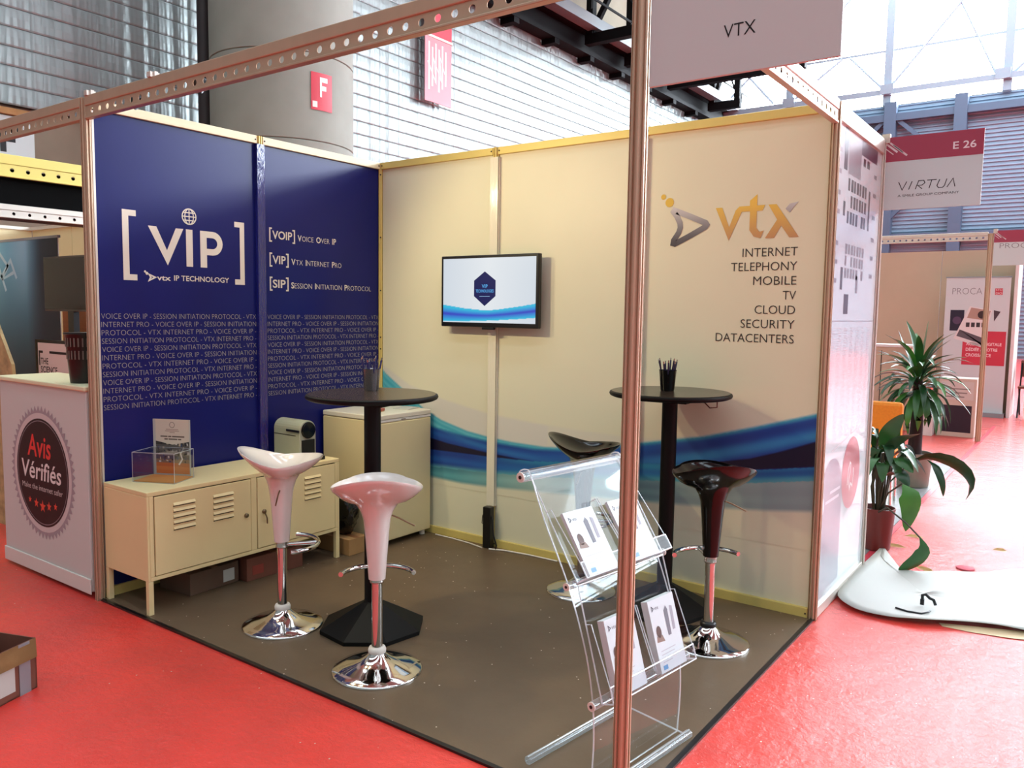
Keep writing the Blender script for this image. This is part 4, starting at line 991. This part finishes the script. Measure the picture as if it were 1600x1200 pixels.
# black fascia with two holed beams
beam('side_beam', 'yellow lit holed beam over the black fascia on the left', (-2*MOD, FY), PI/2, BX, 'yel', 2.34, 2.49, .1, .014, 'neighbour beams')
beam('side_beam', 'lower pinkish holed beam under the black fascia on the left', (-2*MOD, FY), PI/2, BX, 'aluw', 2.07, 2.16, .1, .011, 'neighbour beams')
bf = thing('black_fascia', 'plain black fascia board between the two holed side beams', 'fascia', (-2*MOD-.03, FY, 2.1)); B(-.012,.0,0,BX,0,.3).build('board', mat('fascia_black','050505',.9,spec=.1), bf); B(-.5,-.012,0,BX,-.0,.02).build('soffit', mat('soffit_brown','3a2824',.7), bf)
wn = struct('wall_back_neighbour', 'cream back wall of the stands to the left')
for i in range(7): B(-7.4+i*1.05, -7.4+i*1.05+1.04, .99, 1.03, .0, 2.46).build('wall_panel', 'cream2', wn)
B(-7.45,-.06,.96,1.04,2.46,2.5).build('top_rail', 'aluw', wn)
wn2 = struct('wall_side_neighbour', 'cream far side wall of the stands to the left')
for i in range(4): B(-7.46,-7.42,-3.2+i*1.05,-3.2+i*1.05+1.04,0,2.46).build('wall_panel', 'cream2', wn2)
B(-7.48,-7.40,-3.2,.96,2.46,2.5).build('top_rail', 'aluw', wn2)
sp3 = spot(-1.2, FY, 2.486, (-.8, -.6, .9), SPOT*.4, 'clamped spotlight over the neighbouring white counter', ang=130)
spot(-4.5, FY, 2.486, (-5.0, .9, 1.6), SPOT*1.3, 'clamped spotlight lighting the distant cream panels on the left', ang=140)
# open carton at lower left
oc = thing('open_carton', 'open cardboard box with rolled tape on the red carpet at lower left', 'box', (.60, -2.84, 0), .35)
MB().box(-.22,.22,-.16,-.155,0,.2).box(-.22,.22,.155,.16,0,.2).box(-.22,-.215,-.16,.16,0,.2).box(.215,.22,-.16,.16,0,.2).box(-.22,.22,-.16,.16,0,.006).build('box_walls', 'cardr', oc)
MB().add([(.22,-.16,.2),(.22,.16,.2),(.235,.15,.13),(.235,-.15,.13)], [(0,1,2,3),(3,2,1,0)]).build('flap', 'card', oc)
B(.221,.223,-.1,.06,.03,.13).build('label', 'paper', oc); B(.221,.2225,.08,.13,.0,.2).build('grey_tape', 'duct', oc)
def roll(label, loc, m):
    t = thing('tape_roll', label, 'tape', loc); MB().lathe([(.03,0),(.06,0),(.06,.05),(.03,.05),(.03,0)], 24).build('roll', m, t, 40)
roll('brown tape roll inside the open box', (.66,-2.83,.15), 'card'); roll('dark tape roll lying in the open box', (.55,-2.77,.15), 'black')

# ================================================================== aisle on the right
gl2 = B(-.1, 2.93, 1.02, 5.2, .001, .006).build('aisle_carpet', 'greyl'); tag(gl2, 'pale grey filmed carpet of the stand beyond the directory panel', 'carpet')
rs = B(2.932, 2.97, 1.0, 9.0, .001, .004).build('carpet_tape', mat('red_tape','c23a4a',.4)); tag(rs, 'narrow red tape line along the aisle edge past the plants', 'tape')
# white paper sheet with lifted curled edge
random.seed(2)
out = [(2.985,.46),(3.0,.36),(3.05,.28),(3.14,.225),(3.28,.215),(3.42,.25),(3.57,.34),(3.72,.40),(3.9,.45),(4.25,.60),(4.3,1.0),(4.1,1.6),(3.76,1.53),(3.55,1.30),(3.38,1.17),(3.24,1.10),(3.12,1.13),(3.03,1.27),(2.995,1.50),(2.985,1.25),(2.985,.85)]
ol = crom([(*p,) for p in out]+[out[0]], 4)[:-1]
cxp, cyp = 3.35, .72
mb = MB(); n = len(ol); vs = []; RG = 8
for k in range(RG+1):
    f_ = k/RG
    for (x, y) in ol:
        px, py = cxp+(x-cxp)*f_, cyp+(y-cyp)*f_
        lift = .012+.012*math.sin(px*5+py*3)**2*f_+.015*math.exp(-((px-3.0)/.12)**2)*f_**3+.02*max(0,math.sin((px-3.3)*6))*f_**4*(1 if py < .6 else .4)
        vs.append((px, py, lift))
mb.add(vs, [(k*n+i, k*n+(i+1)%n, (k+1)*n+(i+1)%n, (k+1)*n+i) for k in range(RG) for i in range(n)])
o = mb.build('paper_sheet', 'paper', None, True); md = o.modifiers.new('s', 'SOLIDIFY'); md.thickness = .002; tag(o, 'large white protective sheet lying loosely on the aisle carpet', 'sheet')
o = MB().add([(3.50,.30,.002),(3.62,.30,.003),(3.78,.33,.004),(4.1,.45,.003),(4.1,.56,.007),(3.8,.45,.007),(3.62,.38,.007),(3.48,.33,.005)], [(0,1,2,3,4,5,6,7),(7,6,5,4,3,2,1,0)]).build('paper_fold', 'tan'); tag(o, 'tan underside fold along the lower edge of the white sheet', 'sheet')
o = MB().tube([(3.28,.36,.026),(3.34,.335,.028),(3.40,.345,.028),(3.425,.38,.03),(3.43,.41,.03)], .0045, 8).build('cable_tie', 'black', None, True); tag(o, 'thin black cable end lying on the white sheet', 'cable')
o = thing('cable_plug', 'small black plug clip standing on the white sheet', 'plug', (3.40,.50,.024)); MB().tube([(-.02,0,.0),(-.022,.0,.05),(-.005,0,.055),(.012,0,.04),(.03,0,.035),(.04,.0,.01)], .008, 8).build('clip', 'black', o, True); B(-.03,-.012,-.008,.008,.0,.03).build('plug_body', 'black', o)
o = MB().lathe([(.0,.004),(.05,.003),(.048,.008),(.02,.014),(.0,.012)], 14, 3.47, 1.40, 0).build('red_scrap', mat('scrap_pink','c84a5a',.7), None, True); tag(o, 'small pinkish red scrap on the shiny carpet', 'scrap')
def dry(label, x, y, rz, l):
    t = thing('dry_leaf', label, 'leaf', (x, y, .006), rz, 'fallen dry leaves')
    MB().add([(-l,0,.0),(-l*.4,.018,.012),(l*.4,.02,.014),(l,0,.004),(l*.4,-.018,.002),(-l*.4,-.016,.002),(0,0,.006)], [(0,6,1),(1,6,2),(2,6,3),(3,6,4),(4,6,5),(5,6,0)]).build('blade', mat('dry_tan','b58b4e',.8), t)
dry('dry tan leaf on the edge of the white sheet', 3.28, 1.2, -.6, .075); t = dry('dry reddish leaf beside the red planter', 3.03, 1.62, .0, .08); dry('thin dry leaf near the tape line', 3.1, 1.95, .1, .06); dry('dark dry shred on the shiny aisle carpet', 3.6, 1.95, 0, .04)

# plants
def leaf(path, wmax, m, parent, fold=.25, name='leaf', tipw=.05, basew=.15, side=None, n=10):
    P = [Vector(p) for p in crom(path, max(2, n//(len(path)-1)))]; vs = []; fs = []; N = len(P)
    for i, p in enumerate(P):
        t_ = (P[min(i+1,N-1)]-P[max(i-1,0)]).normalized(); s_ = Vector(side) if side else t_.cross(Vector((0,0,1)))
        s_ = (s_-t_*s_.dot(t_)); s_ = s_.normalized() if s_.length > 1e-4 else Vector((1,0,0))
        nn = s_.cross(t_); u = i/(N-1); wv = wmax*max(tipw if i == N-1 else .02, (math.sin(PI*min(1,u*.92+.08))**.8)*(basew+(1-basew)*min(1, u*3)))
        vs += [p-s_*wv/2+nn*wv*fold, p, p+s_*wv/2+nn*wv*fold]
    for i in range(N-1):
        a = i*3; fs += [(a,a+1,a+4,a+3),(a+1,a+2,a+5,a+4)]
    return MB().add(vs, fs).build(name, m, parent, 60)
yu = thing('potted_yucca', 'tall yucca with spiky leaves in a grey planter by the aisle', 'plant', (2.775, 3.81, .006))
MB().lathe([(.12,0),(.13,.01),(.148,.29),(.15,.3),(.142,.3),(.135,.27),(0,.27)], 40).build('planter', 'pot', yu, 50); MB().lathe([(.0,.276),(.134,.272)], 24).build('soil', 'soil', yu)
MB().tube([(0,0,.25),(.005,0,.4),(.01,0,.6),(.005,0,.8),(.0,0,.95)], [.062,.056,.05,.042,.036], 12).build('trunk', 'trunk', yu, 60)
random.seed(11)
for k in range(84):
    a = k*2.39996; e = 1-(k/84); el = math.radians(85-118*(k/84)**.85+random.uniform(-8,8)); ln = random.uniform(.34,.48)*(1.0 if k > 8 else 1.15)
    z0 = .98-.18*(k/84); c, s_ = math.cos(a), math.sin(a); pts = []; x = .02; zz = z0; ang = el
    pts.append((x*c, x*s_, zz))
    for j in range(4):
        x += ln/4*math.cos(ang); zz += ln/4*math.sin(ang); ang -= random.uniform(.12,.38)*(1+.6*math.cos(el)); pts.append((x*c, x*s_, zz))
    leaf(pts, random.uniform(.05,.07), random.choice(['leaf','leafd','leaf','leafl']), yu, .2, n=8)
leaf([(.02,0,.95),(.03,.0,1.15),(.045,0,1.32),(.055,0,1.46)], .06, 'leaf', yu, .2); leaf([(-.02,0,.95),(-.10,.02,1.15),(-.16,.03,1.28),(-.19,.03,1.37)], .05, 'leaf', yu, .2); leaf([(.02,0,.95),(.15,0,1.08),(.28,0,1.14),(.36,.0,1.15)], .05, 'leafl', yu, .2)
pl = thing('potted_peace_lily', 'leafy green plant with drooping leaves in a red planter beside the directory panel', 'plant', (2.955, 1.50, .007))
MB().lathe([(.075,0),(.08,.01),(.1,.255),(.104,.27),(.097,.27),(.09,.24),(0,.24)], 36).build('planter', 'potr', pl, 50); MB().lathe([(.0,.246),(.09,.242)], 24).build('soil', 'soil', pl)
O = Vector((2.955, 1.50, .007))
def W(*pts): return [tuple(Vector(p)-O) for p in pts]
random.seed(21)
for k in range(20):
    a = k*2.39996+.4; l = random.uniform(.28,.5); r = random.uniform(.1,.22)*(1.0); c, s_ = math.cos(a), math.sin(a)
    if c < -.3 : r *= .35
    MB().tube([(.03*c,.03*s_,.24),(.05*c,.05*s_,.24+l*.5),(.4*r*c,.4*r*s_,.24+l)], .005, 6).build('leaf_stem', 'stem', pl, True)
    leaf([(.4*r*c,.4*r*s_,.24+l),(.75*r*c,.75*r*s_,.24+l+.05),(1.1*r*c,1.1*r*s_,.24+l+.03),(1.45*r*c,1.45*r*s_,.24+l-.06)], random.uniform(.07,.1), random.choice(['leaf','leafd']), pl, .12)
vw = (.81,.59,0)
def hero(stem, blade, wd, m, side=vw):
    if stem: MB().tube(W(*stem), .005, 6).build('leaf_stem', 'stem', pl, True)
    leaf(W(*blade), wd, m, pl, .1, side=side, n=12)
hero([(2.96,1.5,.25),(2.99,1.55,.42),(3.10,1.6,.56)], [(3.08,1.6,.55),(3.2,1.6,.615),(3.33,1.6,.60),(3.42,1.6,.54),(3.45,1.6,.46),(3.425,1.6,.371)], .105, 'leafd', (.3,-.5,.6))
hero(None, [(3.2,1.6,.60),(3.26,1.58,.56),(3.30,1.57,.47),(3.309,1.57,.385)], .05, 'leafd')
hero([(2.96,1.46,.25),(3.03,1.38,.4),(3.12,1.3,.485)], [(3.12,1.3,.48),(3.165,1.3,.42),(3.175,1.3,.33),(3.153,1.3,.196)], .135, 'leafl')
hero([(2.96,1.44,.25),(3.06,1.2,.345),(3.18,1.12,.29),(3.262,1.1,.22)], [(3.26,1.1,.225),(3.288,1.1,.16),(3.262,1.1,.09),(3.2,1.08,.035),(3.165,1.06,.022)], .095, 'leaf')
hero([(2.95,1.5,.25),(2.95,1.5,.5),(2.945,1.5,.66)], [(2.942,1.5,.64),(2.975,1.5,.74),(3.02,1.5,.82),(3.067,1.5,.885)], .12, 'leaf')
hero([(2.96,1.45,.25),(2.97,1.42,.5),(2.98,1.4,.64)], [(2.964,1.4,.64),(3.03,1.4,.71),(3.1,1.4,.76),(3.185,1.4,.785)], .09, 'leafd')
hero([(2.96,1.45,.25),(2.97,1.42,.4),(3.0,1.4,.5)], [(3.0,1.4,.5),(3.06,1.4,.535),(3.11,1.4,.51),(3.14,1.4,.45)], .09, 'leafd')
hero([(2.96,1.45,.25),(2.99,1.42,.45),(3.0,1.4,.58)], [(3.0,1.4,.58),(3.05,1.4,.62),(3.11,1.4,.60),(3.16,1.4,.54)], .1, 'leaf')
# orange chair
oc2 = thing('orange_chair', 'orange upholstered chair half hidden behind the directory panel', 'chair', (2.58, 3.05, .006), .1)
B(-.22,.22,-.03,.04,.50,.80).build('backrest', 'orange', oc2, bevel=.03); B(-.22,.22,-.45,-.02,.40,.48).build('seat', 'orange', oc2, bevel=.03)
for x in (-.19,.19):
    for y in (-.41,-.02): MB().tube([(x,y,0),(x*.95,y,.42)], .012, 8).build('leg', 'chrome', oc2, True)
    MB().tube([(x*.8,.0,.42),(x*.8,.02,.55)], .012, 8).build('back_support', 'chrome', oc2, True)
# PROCA stand
p = post_mesh(2.5, .03).build('stand_post', 'alu', loc=(2.93, 7.2, 0)); tag(p, 'distant aluminium post beside the PROCA name sign', 'post', 'stand posts')
beam('header_beam', 'distant holed header beam of the stand past the plants', (.0, 7.2), 0, 2.9, 'aluw', 2.42, 2.52, .07, .012)
wp = struct('wall_back_far', 'beige back wall of the far stand with the roll up banner')
for i in range(3): B(-.1+i*1.03, -.1+i*1.03+1.02, 10.5, 10.54, 0, 2.55).build('wall_panel', 'beige', wp)
wp2 = struct('wall_end_far', 'white narrow side wall at the aisle end of the far stand'); B(2.985,3.03,10.2,10.9,.0,2.42).build('wall_panel', 'signb', wp2)
def w3(F, wd, h, b): F.text('PROCA', .06, .2, .06, '6f6a6e', wd=.35, offset=-.018)
psign('red and white name sign reading PROCA at the far stand', (2.965, 7.19, 2.12), .55, .41, w3, .14)
rb2 = thing('roll_up_banner', 'white roll up banner with PROCA heading and red text block', 'banner', (2.5, 10.2, .0))
B(-.42,.44,-.004,.004,.06,2.12).build('banner_sheet', mat('banner_white','c4cccc',.5), rb2); B(-.44,.46,-.1,.12,0,.06).build('cassette', 'duct', rb2); B(-.43,.45,-.01,.01,2.11,2.13).build('top_bar', 'duct', rb2)
F = Flat(); F.text('PROCA', -.33, 1.86, .1, '6c686c', wd=.40, offset=-.02); F.rect(.24,.34,1.85,1.95,'b83a4a'); F.text('STU', .25,1.91,.03,'e6dada',wd=.08,lift=.001); F.text('DIO', .25,1.86,.03,'e6dada',wd=.08,lift=.001)
F.rect(-.34,-.15,1.3,1.62,'2a2638'); F.disc(-.245,1.46,.06,'54405a',16,lift=.0006)
F.poly([(-.08,1.68),(.22,1.62),(.12,1.05),(-.28,1.18)][::-1], 'd9d2cf', lift=.001); F.poly([(-.06,1.66),(.2,1.61),(.17,1.46),(-.11,1.5)][::-1], 'a88a7c', lift=.0015); F.disc(.09,1.55,.06,'3a2c2c',14,lift=.002)
F.poly([(-.24,1.22),(.13,1.1),(.12,1.07),(.11,1.2),(-.2,1.32)], '5c545a', lift=.0015)
for k in range(4): F.rect(-.12+k*.07,-.07+k*.07,1.36,1.43,'3c3436',lift=.002)
F.poly([(.24,1.62),(.33,1.6),(.25,1.45)], '4a3a40', lift=.001)
F.rect(-.15,.42,.78,1.3,'c23a4c',lift=.0004)
for k, wd_ in enumerate(('AGENCE DIGITALE','DÉDIÉE À VOTRE','CROISSANCE')): F.text(wd_, -.1, 1.08-k*.085, .045, 'e8d6d8', wd=(.47,.42,.34)[k], offset=.012, lift=.001)
F.build('banner_print', (0,-.005,0), X, Z, rb2)
wc = thing('display_box', 'white low display box with a dark square front at the far stand', 'box', (2.66, 7.45, 0))
B(-.22,.2,0,.35,0,.74).build('box_body', mat('display_white','c6b6a8',.5), wc, bevel=.006); F = Flat(); F.rect(-.16,.16,.06,.4,'2d2230'); F.rect(-.19,.17,.47,.70,'c9c2bc')
for k in range(3): F.rect(-.14,.13-.03*k,.6-k*.05,.615-k*.05,'857c78',lift=.0005)
F.build('front_print', (0,-.001,0), X, Z, wc)
bcn = thing('beige_cabinet', 'beige cabinet behind the yucca leaves', 'cabinet', (1.83, 7.6, 0)); B(-.5,.25,0,.5,.0,1.1).build('cabinet_body', mat('beige_cab','b5a28c',.55), bcn, bevel=.006); B(-.5,.27,-.01,.5,1.1,1.13).build('cabinet_top', 'signb', bcn); B(-.12,-.11,-.004,0,.05,1.05).build('door_seam','slot',bcn)
sb = thing('silver_bowl', 'shiny silver bowl on a low plinth at the far stand', 'bowl', (2.27, 7.45, .42)); MB().lathe([(.0,.0),(.08,.0),(.13,.1),(.15,.2),(.146,.2),(.12,.1),(0,.02)], 24).build('bowl', 'chrome', sb, 50)
pt = thing('plinth', 'pale low plinth under the silver bowl', 'plinth', (2.27, 7.45, 0)); B(-.14,.14,-.14,.2,0,.42).build('plinth_body', 'signb', pt, bevel=.004)
# far aisle clutter behind the PROCA sign
rw = thing('striped_board', 'red and white striped board far down the aisle', 'board', (3.22, 12.0, 0)); B(-.12,.4,0,.04,.0,2.2).build('board', 'signb', rw); F = Flat()
for k in range(5): F.poly([(-.1,1.05+k*.22),(.4,1.2+k*.22),(.4,1.32+k*.22),(-.1,1.17+k*.22)], 'd0392f')
F.build('stripe_print', (0,-.002,0), X, Z, rw)
oe = thing('easel', 'tan wooden easel leg in front of the striped board', 'easel', (3.2, 11.6, 0))
for a_, b_ in (((-.05,0,0),(.03,.1,2.2)), ((.3,0,0),(.05,.1,2.2)), ((.1,.35,0),(.05,.12,2.2))): MB().tube([a_, b_], .02, 8).build('leg', 'card', oe, True)
MB().bar((-.04,.02,.8),(.26,.02,.8),.03,.04).build('tray', 'card', oe)
fc = thing('folding_chair', 'dark folding chair far down the aisle', 'chair', (3.3, 10.6, 0))
B(-.2,.2,-.2,.2,.44,.47).build('seat','cardr',fc); B(-.2,.2,.2,.23,.6,.85).build('backrest','cardr',fc)
for x in (-.18,.18):
    MB().tube([(x,-.25,0),(x,.23,.85)],.012,8).build('leg','blackm',fc); MB().tube([(x,.25,0),(x,-.18,.46)],.012,8).build('leg','blackm',fc)
